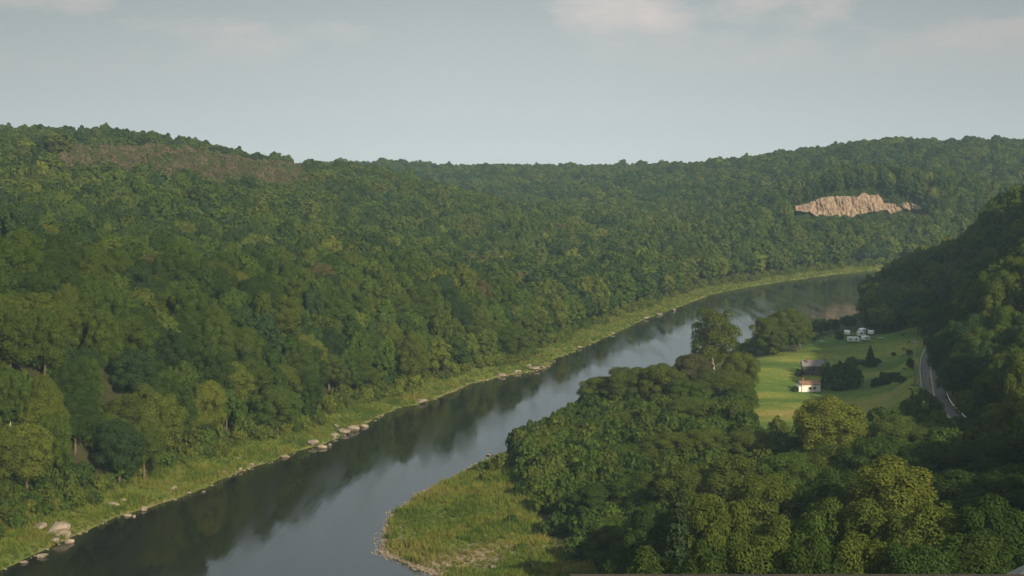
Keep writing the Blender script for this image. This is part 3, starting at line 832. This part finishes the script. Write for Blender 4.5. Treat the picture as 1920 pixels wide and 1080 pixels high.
# ------------------------------------------------------------------ trees that are things: copies of crown and trunk under an Empty
ORD = ["leftmost", "second from left", "third from left", "fourth from left", "fifth from left", "sixth from left", "seventh from left", "eighth from left", "ninth from left", "tenth from left"] + [w + " from left" for w in ("11th 12th 13th 14th 15th 16th 17th 18th 19th 20th 21st 22nd 23rd 24th 25th 26th 27th 28th 29th 30th").split()]
from collections import defaultdict
byl = defaultdict(list)
for t in TREES:
    if t["label"]: continue
    fm = FORMW[NEAR[t["p"]][2]]
    sz = "" if t["h"] > 10.5 else "small "
    t["base"] = (sz + t["tone"] + " " + fm, t["zone"])
    byl[t["base"]].append(t)
for bkey, ts in byl.items():
    ts.sort(key=lambda t: t["X"] / t["Y"])
    for i, t in enumerate(ts):
        if len(ts) == 1: t["label"] = f"{bkey[0]} tree {bkey[1]}"
        else:
            w = ORD[i] if i < len(ts) - 1 or len(ts) < 2 else "rightmost"
            t["label"] = f"{w} {bkey[0]} tree {bkey[1]}"
def zone_group(z):
    return "trees " + z
for t in TREES:
    cm, tm, fm = NEAR[t["p"]]
    root = empty("pine_tree" if fm == "conifer" else "tree", (t["X"], t["Y"], t["z"] - 0.2), float(rng.uniform(0, 6.283)))
    root.scale = (t["w"] / 10.0, t["w"] / 10.0, t["h"] / 15.0)
    tag(root, t["label"], "tree", zone_group(t["zone"]))
    c = link("crown", cm, root)
    tt = t.get("tint") or shade(TONES[t["tone"]])
    c["tint"] = [float(v) for v in tt]
    link("trunk", tm, root)

# pale bare trunks
def bare(name, x, y, z, hh, label, seed, spread=1.6, group="bare pale trunks"):
    r = np.random.default_rng(seed)
    X_, Y_ = px(x, y, z); zz = hz(X_, Y_)
    root = empty(name, (X_, Y_, zz - 0.3)); tag(root, label, "tree", group)
    mb = MB()
    tip = Vector((0.9, 0, hh))
    mb.tube([(0, 0, 0), (0.05, 0, hh * .35), (0.1, 0, hh * .6), tuple(tip)], [.30, .25, .19, .05], 8)
    mb.build("trunk", PALE_BARK, root, smooth=True)
    for q in range(4):
        b0 = Vector((0.1, 0, hh * r.uniform(.4, .75))); a = r.uniform(0, 6.28)
        e_ = b0 + Vector((math.cos(a) * spread, math.sin(a) * spread * .5, hh * r.uniform(.18, .3)))
        MB().tube([b0, b0 * .5 + e_ * .5 + Vector((0, 0, .2)), e_], [.12, .08, .025], 6).build("limb", PALE_BARK, root, smooth=True)
bare("bare_tree", 92, 935, 2.0, 13, "bare pale trunk standing before the dark bank wood, above the big boulder", 1)
bare("bare_tree", 12, 950, 2.0, 11, "forked pale trunk among dark trees at the photo's left edge", 2)
for i, (x, yb, D, hh) in enumerate([(1243, 548, 800, 15), (1250, 548, 800, 16)]):
    bare("bare_tree", x, 548, 1.5, hh, ["paler left trunk of the twin bare trunks on the far bank", "right trunk of the twin bare trunks on the far bank"][i], 5 + i)
# the big pale limbs of the tallest tree of the river wood belong to it
for o_ in list(COL.objects):
    if o_.get("label", "").startswith("tallest tree of the river wood"):
        r = np.random.default_rng(9)
        for q in range(6):
            a = r.uniform(3.4, 6.0); b0 = Vector((0, 0, r.uniform(7, 10))); e_ = Vector((math.cos(a) * 2.9, math.sin(a) * 3.6, r.uniform(9.5, 12.2)))
            MB().tube([b0, b0 * .5 + e_ * .5 + Vector((0, 0, .5)), e_], [.13, .09, .03], 6).build("limb", PALE_BARK, o_, smooth=True)

# ------------------------------------------------------------------ shrubs that are things
SH = []
def shrub(x, ytop, ybase, wpx, tone, label, zg=None, squash=None):
    z = 6.0 if zg is None else zg
    for q in range(4):
        X_, Y_ = px(x, ybase, z); z = hz(X_, Y_)
    hh = (ybase - ytop) * Y_ / FPX; ww = wpx * Y_ / FPX
    k = int(rng.integers(5))
    root = empty("shrub", (X_, Y_ + ww * .3, z - 0.1), float(rng.uniform(0, 6)))
    root.scale = (ww / 3.0, ww / 3.0, hh / 2.0)
    tag(root, label, "shrub", "shrubs of the meadow")
    c = link("foliage", SHRUB[k][0], root); c["tint"] = [float(v) for v in shade(TONES[tone])]
    link("stems", SHRUB[k][1], root)
shrub(1552, 682, 731, 27, DG, "dark upright bush hiding the right end of the grey barn")
shrub(1580, 680, 712, 40, DG, "dark bush just behind the two tall meadow bushes")
shrub(1602, 692, 731, 40, DG, "wide dark bush right of the white cottage, before the meadow hedge")
shrub(1575, 714, 733, 40, DG, "low dark bush filling the gap between two tall bushes")
shrub(1597, 672, 700, 30, MG, "bush with a rounded top midway between barn and lone cone tree")
shrub(1612, 674, 684, 30, DG, "low hedge bush left of the lone cone tree")
shrub(1645, 672, 684, 18, DG, "small round bush right of the lone cone tree")
shrub(1500, 692, 706, 20, DG, "low dark bush at the left end of the grey barn")
shrub(1492, 724, 735, 14, DG, "tiny dark bush left of the white cottage")
shrub(1506, 722, 735, 10, MG, "small green bush growing against the cottage front")
shrub(1662, 700, 722, 34, DG, "largest bush of the hedge line in the right half of the meadow")
shrub(1645, 710, 726, 26, DG, "left end bush of the meadow hedge line")
shrub(1680, 698, 708, 30, DG, "long low bush behind the meadow hedge line")
shrub(1692, 706, 718, 28, DG, "right end bush of the meadow hedge line")
shrub(1676, 660, 667, 10, DG, "tiny lone bush in the upper right meadow")
shrub(1706, 656, 666, 14, OL, "bush beside the meadow's upper right edge near the road")
shrub(1708, 672, 690, 16, DG, "dark bush at the foot of the middle utility pole")
shrub(1575, 620, 637, 20, DG, "round dark bush left of the long camper")
shrub(1410, 634, 668, 36, OL, "rounded olive bush at the river end of the meadow")
shrub(1447, 640, 667, 48, OL, "broad olive bush below the big tree clump")
shrub(1524, 628, 638, 30, MG, "low green bush right of the big tree clump")
# bushes where the spit meets the wood
for i, (x, yt, yb, w, tn) in enumerate([(905, 868, 884, 34, MG), (938, 852, 884, 40, YG), (965, 846, 876, 44, MG), (992, 858, 900, 46, MG), (912, 885, 902, 28, YG), (985, 900, 935, 50, DG), (1020, 870, 918, 60, MG), (1035, 915, 965, 70, MG),
                                        (1075, 930, 985, 72, DG), (1045, 965, 1008, 56, DG), (1105, 960, 1020, 70, DG), (1085, 1005, 1052, 60, MG), (1130, 1010, 1070, 70, DG), (900, 920, 936, 26, YG), (895, 990, 1001, 20, MG), (960, 968, 984, 26, DG), (980, 1020, 1034, 30, MG), (1165, 1040, 1090, 70, DG)]):
    lab = ["small bush nearest the water where the spit narrows", "yellow-green bush at the narrow end of the spit", "bush hanging over the water's edge above the spit", "tall bush behind the yellow-green spit bush", "low yellow bush on the upper spit grass",
           "dark bush at the foot of the near wood's left edge", "dense bush between spit grass and river wood", "big bush at the middle of the spit's inner edge", "dark big bush right of the spit's inner edge", "bush in shade where the spit meets the wood",
           "dark bush under the near wood's left trees", "green bush by the shaded lower spit", "dark bush at the bottom left corner of the near wood", "bright low bush on the open spit grass", "lone small bush in the middle of the spit", "dark low bush in shaded spit grass",
           "low bush by the stony strip at the bottom", "dark bush at the photo's bottom edge beside the near wood"][i]
    shrub(x, yt, yb, w, tn, lab, 2.0)

# ------------------------------------------------------------------ boulders
def boulder(x, y, w, h, label, k, z=0.4, tilt=0.0):
    for q in range(4):
        X_, Y_ = px(x, y + h / 2, z); z = max(hz(X_, Y_), -0.1)
    s = w * Y_ / FPX; t = h * Y_ / FPX
    ob = link("boulder", ROCKS[k % 6], None, (X_, Y_, z + t * 0.30), 0.4 + k * 1.7, (s, s * 0.8, t / 0.62 * 0.9))
    ob.rotation_euler[1] = tilt
    tag(ob, label, "boulder", "boulders on the river banks")
B = [(108, 985, 48, 34, "largest grey boulder on the grass at the left bank's near end"), (76, 982, 36, 18, "brown flat boulder touching the left side of the largest boulder"),
     (118, 998, 34, 18, "tan block at the front foot of the largest boulder"), (103, 1011, 22, 13, "small tan boulder just below the largest boulder"), (130, 1013, 20, 12, "stone at the waterline nearest the largest boulder"),
     (80, 1040, 26, 10, "flat stone on the waterline towards the left corner"), (45, 1052, 20, 8, "small stone at the water in the left corner"),
     (215, 943, 27, 12, "lone tan boulder lying in the bank grass"), (186, 934, 7, 9, "small upright stone left of the lone tan boulder"), (230, 901, 13, 8, "small pale stone in upper bank grass"),
     (270, 952, 18, 11, "rounded stone at the waterline right of the lone tan boulder"), (238, 965, 20, 7, "flat waterline stone below the lone tan boulder"), (252, 967, 10, 6, "stone standing in the water below the lone tan boulder"),
     (326, 913, 13, 9, "white stone in the middle of the bank grass"), (330, 885, 8, 7, "small brown stone high in the bank grass"), (410, 883, 7, 6, "left of two small white stones in the grass"), (420, 884, 8, 7, "right of two small white stones in the grass"),
     (450, 878, 13, 8, "pale stone at the waterline past the two small white stones"), (445, 858, 6, 6, "tiny pale stone near the trees"), (382, 921, 10, 5, "stone standing in the water beyond the white grass stone"), (472, 872, 12, 6, "small waterline stone before the first rock shelf"),
     (586, 830, 30, 13, "flat block of the first rock shelf, on the grass side"), (604, 836, 20, 10, "pale block of the first rock shelf, at the water"), (618, 833, 12, 7, "end stone of the first rock shelf"), (535, 854, 22, 8, "low stone before the first rock shelf"),
     (632, 797, 18, 8, "stone set back in grass above the second rock shelf"), (662, 801, 26, 15, "largest slab of the second rock shelf"), (645, 808, 30, 11, "broad brown slab of the second rock shelf"), (628, 814, 18, 9, "low left stone of the second rock shelf"), (683, 797, 18, 8, "right end stone of the second rock shelf"),
     (790, 752, 28, 10, "flat tan rock alone at the waterline midway along the bank"), (940, 702, 18, 9, "rounded tan rock left of the jutting rocks"), (992, 684, 15, 9, "white topmost block of the jutting rocks"), (1003, 691, 26, 8, "long flat slab of the jutting rocks"),
     (1017, 687, 12, 6, "tip of the jutting rocks out in the water"), (970, 697, 20, 6, "low rock between the rounded rock and the jutting rocks"), (1210, 595, 20, 7, "tan rock on the far bank near the twin bare trunks"), (1236, 588, 16, 6, "second tan rock on the far bank near the twin bare trunks"), (1263, 580, 14, 6, "pale rock on the far bank at the start of the grass strip"),
     (1085, 650, 14, 5, "small rock on the far bank past the jutting rocks"), (1148, 625, 12, 5, "small rock on the far bank halfway to the bare trunks"),
     (918, 852, 22, 5, "reddish flat stones at the water above the spit"), (980, 830, 6, 3, "tiny stone out in the water off the near wood"), (925, 1062, 14, 7, "pale boulder in the shade of the stony strip"), (745, 1002, 8, 5, "pale stone on the spit's left edge"), (858, 944, 9, 6, "pale stone amid the spit grass"), (830, 926, 8, 5, "small pale stone on the spit's upper shore")]
for i, (x, y, w, h, lab) in enumerate(B): boulder(x, y, w, h, lab, i)

# ------------------------------------------------------------------ the bare cliff on the far hill
m, n, l = mat("cliff_rock")
o, p = n.new("ShaderNodeOutputMaterial"), n.new("ShaderNodeBsdfPrincipled")
t = n.new("ShaderNodeTexCoord")
mp = n.new("ShaderNodeMapping"); mp.inputs["Scale"].default_value = (1, 1, 0.3); l.new(t.outputs["Object"], mp.inputs[0])
f = noise(n, l, mp.outputs[0], 0.6, 9, 0.75)
l.new(rampn(n, l, f, [(0.36, (0.05, 0.04, 0.028)), (0.46, (0.21, 0.145, 0.095)), (0.58, (0.33, 0.235, 0.16)), (0.74, (0.43, 0.335, 0.245))]), p.inputs["Base Color"])
veg = rampn(n, l, noise(n, l, t.outputs["Object"], 0.45, 6, 0.7), [(0.60, (0, 0, 0)), (0.66, (1, 1, 1))])
l.new(mixn(n, l, veg, p.inputs["Base Color"].links[0].from_socket, (0.055, 0.07, 0.025)), p.inputs["Base Color"])
p.inputs["Roughness"].default_value = 0.95
b = n.new("ShaderNodeBump"); b.inputs["Strength"].default_value = 0.8; b.inputs["Distance"].default_value = 0.8
l.new(noise(n, l, mp.outputs[0], 1.0, 6), b.inputs["Height"]); l.new(b.outputs[0], p.inputs["Normal"]); l.new(p.outputs[0], o.inputs[0])
CLIFF = m
def cliff(name, top, bot, D, label, seed, nu=150, nv=26):
    Xs = np.linspace(top[0][0], top[-1][0], nu)
    yt = np.interp(Xs, [q[0] for q in top], [q[1] for q in top]); yb = np.interp(Xs, [q[0] for q in bot], [q[1] for q in bot])
    yt = yt + 1.6 * fbm(Xs / 5 + seed, Xs * 0 + seed, 4); yb = yb + 3.0 * fbm(Xs / 6 + seed + 40, Xs * 0 + 2, 4)
    yb = np.maximum(yb, yt + 1.0)
    v = np.linspace(0, 1, nv)
    yy = yb[None] * (1 - v[:, None]) + yt[None] * v[:, None]
    zz = CAM_Z - (yy - YH) * D / FPX
    XX = np.repeat(((Xs - 960) * D / FPX)[None], nv, 0)
    ledge = 2.6 * vnoise(XX / 5 + seed, zz / 14) + 2.0 * np.abs(vnoise(XX / 2.2, zz / 9 + 9)) + 0.7 * vnoise(XX / 0.8, zz / 1.6)
    YY = D + v[:, None] * 9.0 + ledge - 3.2
    XX = XX + 0.8 * vnoise(XX / 2 + 50, zz / 2)
    front = np.stack([XX, YY, zz], -1).reshape(-1, 3)
    back = front.copy(); back[:, 1] = D + 22; back[:, 2] -= 2.0
    Vv = np.vstack([front, back]); nf = len(front); Ff = []
    for j in range(nv - 1):
        for i in range(nu - 1):
            q = j * nu + i
            Ff.append((q, q + 1, q + nu + 1, q + nu)); Ff.append((nf + q, nf + q + nu, nf + q + nu + 1, nf + q + 1))
    for i in range(nu - 1):
        Ff.append((i + 1, i, nf + i, nf + i + 1)); q = (nv - 1) * nu + i; Ff.append((q, q + 1, nf + q + 1, nf + q))
    for j in range(nv - 1):
        q = j * nu; Ff.append((q, q + nu, nf + q + nu, nf + q)); q = j * nu + nu - 1; Ff.append((q + nu, q, nf + q, nf + q + nu))
    ob = link(name, mesh(name, Vv, Ff, [CLIFF]))
    tag(ob, label, "cliff", "bare rock on the far hill")
cliff("cliff", [(1492, 387), (1516, 382), (1530, 377), (1546, 370), (1570, 369), (1595, 368), (1612, 370), (1619, 365), (1624, 361), (1632, 366), (1642, 367), (1651, 365), (1657, 374), (1662, 384), (1668, 381), (1680, 383), (1691, 389)],
      [(1492, 395), (1516, 397), (1526, 403), (1533, 410), (1570, 410), (1608, 408), (1622, 403), (1632, 397), (1655, 394), (1662, 393), (1668, 401), (1680, 397), (1691, 394)], 1085, "broad bare orange rock face on the wooded far hill", 1)
cliff("rock_outcrop", [(1694, 385), (1700, 379), (1708, 382)], [(1694, 391), (1702, 394), (1708, 392)], 1084, "small orange outcrop nearest the right end of the rock face", 3, 30)
cliff("rock_outcrop", [(1711, 381), (1716, 382), (1727, 388)], [(1711, 391), (1718, 393), (1727, 392)], 1084, "rightmost orange outcrop, a thin sliver among trees", 4, 30)

# ------------------------------------------------------------------ road, guardrails, poles
ASPH = simple("asphalt", (0.085, 0.085, 0.09), 0.85, 0.2, 0.4)
WHITE = simple("white_paint", (0.75, 0.75, 0.73), 0.6, 0.08, 2)
YELLOW = simple("yellow_line", (0.46, 0.34, 0.15), 0.7, 0.1, 2)
STEEL = simple("galvanised_steel", (0.74, 0.76, 0.78), 0.5, 0.1, 2, 0, 0.0)
POLE = simple("pole_wood", (0.25, 0.22, 0.18), 0.9, 0.25, 2)
tang = np.gradient(ROADS[:, :2], axis=0); tang /= np.linalg.norm(tang, axis=1, keepdims=True)
nrm = np.stack([-tang[:, 1], tang[:, 0]], -1)          # +nrm = which side? sign fixed below
def ribbon(name, off0, off1, dz, m, i0=0, i1=None):
    sl = slice(i0, i1)
    P, N2 = ROADS[sl], nrm[sl]
    Vv = []
    for p_, q in zip(P, N2):
        Vv.append((p_[0] + q[0] * off0, p_[1] + q[1] * off0, p_[2] + dz)); Vv.append((p_[0] + q[0] * off1, p_[1] + q[1] * off1, p_[2] + dz))
    return link(name, mesh(name, Vv, [(2 * i, 2 * i + 1, 2 * i + 3, 2 * i + 2) for i in range(len(P) - 1)], [m]))
road = tag(ribbon("road", -2.7, 2.7, 0.03, ASPH), "grey two-lane road curving between meadow and wooded hill", "road", None, "structure")
tag(ribbon("road_marking", -0.16, 0.16, 0.038, YELLOW), "yellow centre line of the curving road", "road marking", None, "structure")
def guardrail(off, i0, i1, label):
    root = empty("guardrail", (0, 0, 0)); 
    P = ROADS[i0:i1, :2] + nrm[i0:i1] * off; Zr = ROADS[i0:i1, 2]
    mb = MB()
    prof = [(0.0, .45), (.08, .53), (.02, .61), (.08, .69), (0, .77)]
    sgn = -1 if off > 0 else 1
    for p_, q, z_ in zip(P, nrm[i0:i1], Zr):
        for a_, h_ in prof:
            mb.v.append((p_[0] + q[0] * a_ * sgn, p_[1] + q[1] * a_ * sgn, z_ + h_))
        for a_, h_ in reversed(prof):
            mb.v.append((p_[0] + q[0] * (a_ - .05) * sgn, p_[1] + q[1] * (a_ - .05) * sgn, z_ + h_))
    for i in range(len(P) - 1):
        for j in range(10):
            a0, a1 = i * 10 + j, i * 10 + (j + 1) % 10
            mb.f.append((a0, a1, a1 + 10, a0 + 10))
    mb.build("rail", STEEL, root)
    acc = 0
    for i in range(1, len(P)):
        acc += np.linalg.norm(P[i] - P[i - 1])
        if acc > 3.6:
            acc = 0
            s_ = MB().box(-.07, .07, -.07, .07, -0.4, 0.72)
            s_.build("post", POLE, root, (P[i][0] + nrm[i0 + i][0] * .13 * -sgn, P[i][1] + nrm[i0 + i][1] * .13 * -sgn, Zr[i]))
    tag(root, label, "guardrail", "guardrails of the road")
# the meadow side is the side with smaller x
side = 1.0 if nrm[len(nrm) // 2, 0] < 0 else -1.0
guardrail(3.1 * side, 10, 54, "white steel guardrail on the meadow side of the road bend")
guardrail(-3.2 * side, 46, 72, "steel guardrail on the hill side of the road, nearer the wood")
def pole(x, ybase, ytop, z0, label):
    z = z0
    for q in range(4):
        X_, Y_ = px(x, ybase, z); z = hz(X_, Y_)
    hh = (ybase - ytop) * Y_ / FPX
    root = empty("utility_pole", (X_, Y_, z)); tag(root, label, "utility pole", "utility poles along the road")
    MB().tube([(0, 0, -.6), (0, 0, hh * .5), (0, 0, hh)], [.17, .15, .11], 10).build("pole", POLE, root, smooth=True)
    MB().box(-1.1, 1.1, -.06, .06, hh - .75, hh - .62).build("crossarm", POLE, root)
    for s_ in (-.95, -.4, .4, .95):
        MB().tube([(s_, 0, hh - .62), (s_, 0, hh - .5), (s_, 0, hh - .42)], [.03, .06, .03], 8).build("insulator", STEEL, root, smooth=True)
pole(1715, 724, 637, 8.5, "pale utility pole in the meadow just left of the guardrail")
pole(1739.5, 757, 692, 10, "short dark utility pole at the near end of the white guardrail")
pole(1731, 655, 608, 8, "farthest utility pole, against the dark trees past the bend")
X_, Y_ = px(1621, 716, 7); 
mb = MB().tube([(0, 0, -.3), (0, 0, 2.2), (0, 0, 4.6)], [.07, .06, .05], 8)
tag(mb.build("post", POLE, None, (X_, Y_, hz(X_, Y_))), "thin dark post in the meadow right of the tall bushes", "post")

# ------------------------------------------------------------------ buildings
BARNW = simple("weathered_boards", (0.085, 0.07, 0.066), 0.9, 0.35, 1.2)
BARNR = simple("grey_roof", (0.17, 0.162, 0.168), 0.7, 0.2, 1.0)
BRICK = simple("chimney_brick", (0.17, 0.09, 0.07), 0.9, 0.25, 4)
GLASS = simple("dark_glass", (0.02, 0.022, 0.025), 0.15, 0.1, 2)
STUCCO = simple("white_wall", (0.68, 0.65, 0.59), 0.8, 0.08, 1.5)
REDROOF = simple("rusty_roof", (0.25, 0.135, 0.09), 0.8, 0.35, 1.5)
def base(x, y, z):
    for q in range(5):
        X_, Y_ = px(x, y, z); z = hz(X_, Y_)
    return X_, Y_, z
# barn
X_, Y_, z = base(1530, 704, 6)
barn = empty("barn", (X_, Y_ + 2.5, z - 0.15), R_(-4)); tag(barn, "dark weathered board house with grey roof and chimneys in the meadow", "house")
w2, dp, hw, hr = 3.9, 2.6, 3.2, 4.5
MB().box(-w2, w2, -dp, dp, 0, hw).poly([(-w2, -dp, hw), (-w2, 0, hr), (-w2, dp, hw)]).poly([(w2, -dp, hw), (w2, dp, hw), (w2, 0, hr)]).build("wall", BARNW, barn)
rf = MB()
for s_ in (-1, 1):
    a0, a1 = (s_ * (dp + .35), hw - .18), (0, hr + .04)
    rf.v += []; b_ = len(rf.v)
    for xx in (-w2 - .3, w2 + .3):
        rf.v += [(xx, a0[0], a0[1]), (xx, a1[0], a1[1]), (xx, a1[0], a1[1] + .14), (xx, a0[0], a0[1] + .14)]
    rf.f += [tuple(b_ + q for q in t_) for t_ in ((0, 1, 2, 3), (7, 6, 5, 4), (0, 4, 5, 1), (1, 5, 6, 2), (2, 6, 7, 3), (3, 7, 4, 0))]
roof = rf.build("roof", BARNR, barn)
MB().box(-2.75, -2.1, -1.5, -.9, 3.4, 5.4).box(-2.82, -2.03, -1.57, -.83, 5.4, 5.52).build("chimney", BRICK, roof)
MB().box(3.0, 3.5, -.3, .25, 4.0, 5.15).build("chimney", BRICK, roof)
for xx in (-1.9, -.4, 1.3):
    wf = MB().box(xx - .38, xx + .38, -dp - .05, -dp - .003, 1.45, 2.5).build("window", BARNR, barn)
    MB().box(xx - .3, xx + .3, -dp - .075, -dp - .052, 1.53, 2.42).build("pane", GLASS, wf)
MB().box(2.1, 3.0, -dp - .06, -dp - .003, 0.05, 2.1).build("door", GLASS, barn)
# cottage
X_, Y_, z = base(1519, 735, 6)
cot = empty("cottage", (X_, Y_ + 2.4, z - 0.1), R_(10)); tag(cot, "small white cottage with rusty red roof and two dark windows", "house")
w2, dp, hw, hr = 2.9, 2.2, 2.45, 3.05
MB().box(-w2, w2, -dp, dp, 0, hw).poly([(-w2, -dp, hw), (-w2, 0, hr), (-w2, dp, hw)]).poly([(w2, -dp, hw), (w2, dp, hw), (w2, 0, hr)]).build("wall", STUCCO, cot)
rf = MB()
for s_ in (-1, 1):
    a0, a1 = (s_ * (dp + .3), hw - .14), (0, hr + .04); b_ = len(rf.v)
    for xx in (-w2 - .25, w2 + .25):
        rf.v += [(xx, a0[0], a0[1]), (xx, a1[0], a1[1]), (xx, a1[0], a1[1] + .12), (xx, a0[0], a0[1] + .12)]
    rf.f += [tuple(b_ + q for q in t_) for t_ in ((0, 1, 2, 3), (7, 6, 5, 4), (0, 4, 5, 1), (1, 5, 6, 2), (2, 6, 7, 3), (3, 7, 4, 0))]
roof = rf.build("roof", REDROOF, cot)
MB().box(-2.1, -1.6, -.4, .1, 2.9, 4.2).build("chimney", BRICK, roof)
MB().box(-3.75, -2.752, -1.9, 1.2, 0, 1.75).prism([(-3.85, 1.7), (-2.755, 2.05), (-2.755, 2.15), (-3.85, 1.8)], -2.0, 1.3).build("lean_to", STUCCO, cot)
for xx, w_ in ((-.3, .5), (1.0, .38)):
    wf = MB().box(xx - w_ - .07, xx + w_ + .07, -dp - .05, -dp - .003, .85, 1.65).build("window", STUCCO, cot)
    MB().box(xx - w_, xx + w_, -dp - .075, -dp - .052, .92, 1.58).build("pane", GLASS, wf)
# campers
CAMPW = simple("camper_white", (0.78, 0.79, 0.78), 0.45, 0.06, 1.0)
CAMPG = simple("camper_grey", (0.36, 0.40, 0.42), 0.5, 0.1, 1.0)
RUBBER = simple("rubber", (0.025, 0.025, 0.025), 0.8, 0.2, 3)
def camper(x, ybase, wpx, hpx, rz, label, lenm=None):
    X_, Y_, z = base(x, ybase, 6.5)
    L_, Hh = wpx * Y_ / FPX / 2, hpx * Y_ / FPX
    root = empty("camper", (X_, Y_ + 1.0, z), R_(rz)); tag(root, label, "camper", "white campers at the meadow's end")
    L2 = lenm / 2 if lenm else L_
    c_ = .22
    prof = [(-L2 + .1, .42), (L2 - .1, .42), (L2, .62), (L2, Hh - c_ * 1.6), (L2 - .3, Hh), (-L2 + .15, Hh), (-L2, Hh - .2), (-L2, .62)]
    MB().prism(prof, -1.0, 1.0).build("body", CAMPW, root)
    MB().box(-L2 + .12, L2 - .12, -1.012, -1.003, .75, .92).build("stripe", CAMPG, root)
    for xx in (-L2 * .55, L2 * .45):
        wf = MB().box(xx - .36, xx + .36, -1.05, -1.003, Hh * .52, Hh * .8).build("window", CAMPG, root)
        MB().box(xx - .3, xx + .3, -1.07, -1.052, Hh * .55, Hh * .77).build("pane", GLASS, wf)
    dr = MB().box(-.3, .3, -1.045, -1.003, .5, Hh * .82).build("door", CAMPW, root)
    MB().box(.16, .24, -1.075, -1.047, 1.05, 1.12).build("handle", STEEL, dr)
    for xx in (-L2 * .2, L2 * .2 + .3):
        for s_ in (-1, 1):
            MB().tube([(xx, s_ * .98, .32), (xx, s_ * .8, .32)], .32, 14).build("wheel", RUBBER, root)
    MB().box(L2 - .1, L2 + .9, -.06, .06, .38, .48).build("tow_bar", STEEL, root)
camper(1601, 642, 22, 10, -6, "longest white camper, nearest of the group beside the dark bush")
camper(1589.5, 629, 10, 8.5, 80, "white camper seen end-on before the small dark tree", 4.6)
camper(1616, 632, 13, 11, 25, "white camper with a raised front at the middle of the group")
camper(1624.5, 640, 15, 9.5, 35, "camper with a white end and grey side, right of the longest one")
camper(1634.5, 629, 8, 8, 70, "small rightmost camper at the edge of the dark trees", 3.6)
# awning beside the middle camper
X_, Y_, z = base(1622, 630, 6.5)
aw = empty("awning", (X_, Y_ + 3, z), R_(20)); tag(aw, "pale awning roof on poles behind the middle camper", "awning")
MB().prism([(-1.6, 2.1), (1.6, 2.1), (0, 2.6)], -1.2, 1.2).build("canopy", CAMPW, aw)
for xx in (-1.5, 1.5):
    for yy in (-1.1, 1.1): MB().tube([(xx, yy, 0), (xx, yy, 2.1)], .04, 8).build("pole", STEEL, aw)
def table(x, y, label):
    X_, Y_, z = base(x, y, 6)
    t_ = empty("picnic_table", (X_, Y_, z), R_(15)); tag(t_, label, "picnic table", "picnic tables in the meadow")
    MB().box(-.95, .95, -.38, .38, .70, .75).build("table_top", CAMPG, t_)
    for s_ in (-1, 1):
        MB().box(-.95, .95, s_ * .72 - .14, s_ * .72 + .14, .42, .46).build("bench", CAMPG, t_)
        lg = MB()
        lg.tube([(s_ * .65, -.75, 0), (s_ * .65, -.25, .7)], .045, 6).tube([(s_ * .65, .75, 0), (s_ * .65, .25, .7)], .045, 6).box(s_ * .65 - .04, s_ * .65 + .04, -.8, .8, .34, .42)
        lg.build("leg", POLE, t_)
table(1541, 643, "grey picnic table in the grass right of the big tree clump")
table(1651, 637, "grey picnic table in the grass right of the campers")
# house and mast on the far hill
X_, Y_ = pd(1480, 1560); z = hz(X_, Y_)
hs = empty("hill_house", (X_, Y_, max(z, CAM_Z - 33 * 1560 / FPX - 2))); tag(hs, "tiny pinkish house poking out of the far hill forest", "house")
zz = CAM_Z - (317 - YH) * Y_ / FPX - hs.location.z
MB().box(-1.7, 1.7, -2, 2, -18, zz + 2.2).build("wall", simple("pink_wall", (0.48, 0.34, 0.31), .9, .1), hs)
MB().prism([(-2.5, zz + 2.2), (2.5, zz + 2.2), (0, zz + 3.8)], -2.3, 2.3).build("roof", BRICK, hs)
X_, Y_ = pd(1648, 1690); z = hz(X_, Y_)
MBm = MB().tube([(0, 0, -2), (0, 0, 20), (0, 0, 27)], [.35, .3, .12], 6)
for hh in (20, 22, 24): MBm.box(-.9, .9, -.08, .08, hh, hh + .15)
tag(MBm.build("mast", STEEL, None, (X_, Y_, z)), "thin radio mast rising from the far hilltop", "mast")
# pale shed in the bottom right corner
X_, Y_ = pd(1912, 128); zt = CAM_Z - (1056 - YH) * 128 / FPX
sh = empty("shed", (X_, Y_, zt - 3.0), R_(-20)); tag(sh, "pale shed corner showing under the trees at the bottom right", "shed")
SHEDW = simple("shed_boards", (0.15, 0.17, 0.16), .9, .2)
MB().box(-.7, 1.4, -1, 1, -3, 1.9).build("wall", SHEDW, sh)
MB().prism([(-1.0, 1.75), (.35, 2.5), (1.7, 1.75), (1.7, 1.85), (.35, 2.62), (-1.0, 1.85)], -1.2, 1.2).build("roof", SHEDW, sh)

# ------------------------------------------------------------------ stone parapet of the lookout, just inside the bottom edge
par = empty("parapet", (0, 0, 0)); tag(par, "low tan stone parapet along the photo's bottom edge", "wall")
ztop = CAM_Z - (1076.3 - YH) * 4.45 / FPX
MB().box(0.22, 5.0, 4.0, 4.4, 72.2, ztop - .08).build("wall", STONE, par)
MB().box(0.16, 5.0, 3.95, 4.45, ztop - .078, ztop).build("coping", STONE, par)

# ------------------------------------------------------------------ haze
USE_HAZE = True
if USE_HAZE:
    m, n, l = mat("haze_air")
    o, pv = n.new("ShaderNodeOutputMaterial"), n.new("ShaderNodeVolumePrincipled")
    pv.inputs["Color"].default_value = (0.55, 0.83, 1.0, 1)
    pv.inputs["Density"].default_value = 0.00012
    pv.inputs["Anisotropy"].default_value = 0.0
    l.new(pv.outputs[0], o.inputs["Volume"])
    hzb = MB().box(-1950, 2450, -230, 3450, -4.5, 125).build("haze", m)
    tag(hzb, "thin pale summer haze filling the valley", "haze", None, "stuff")
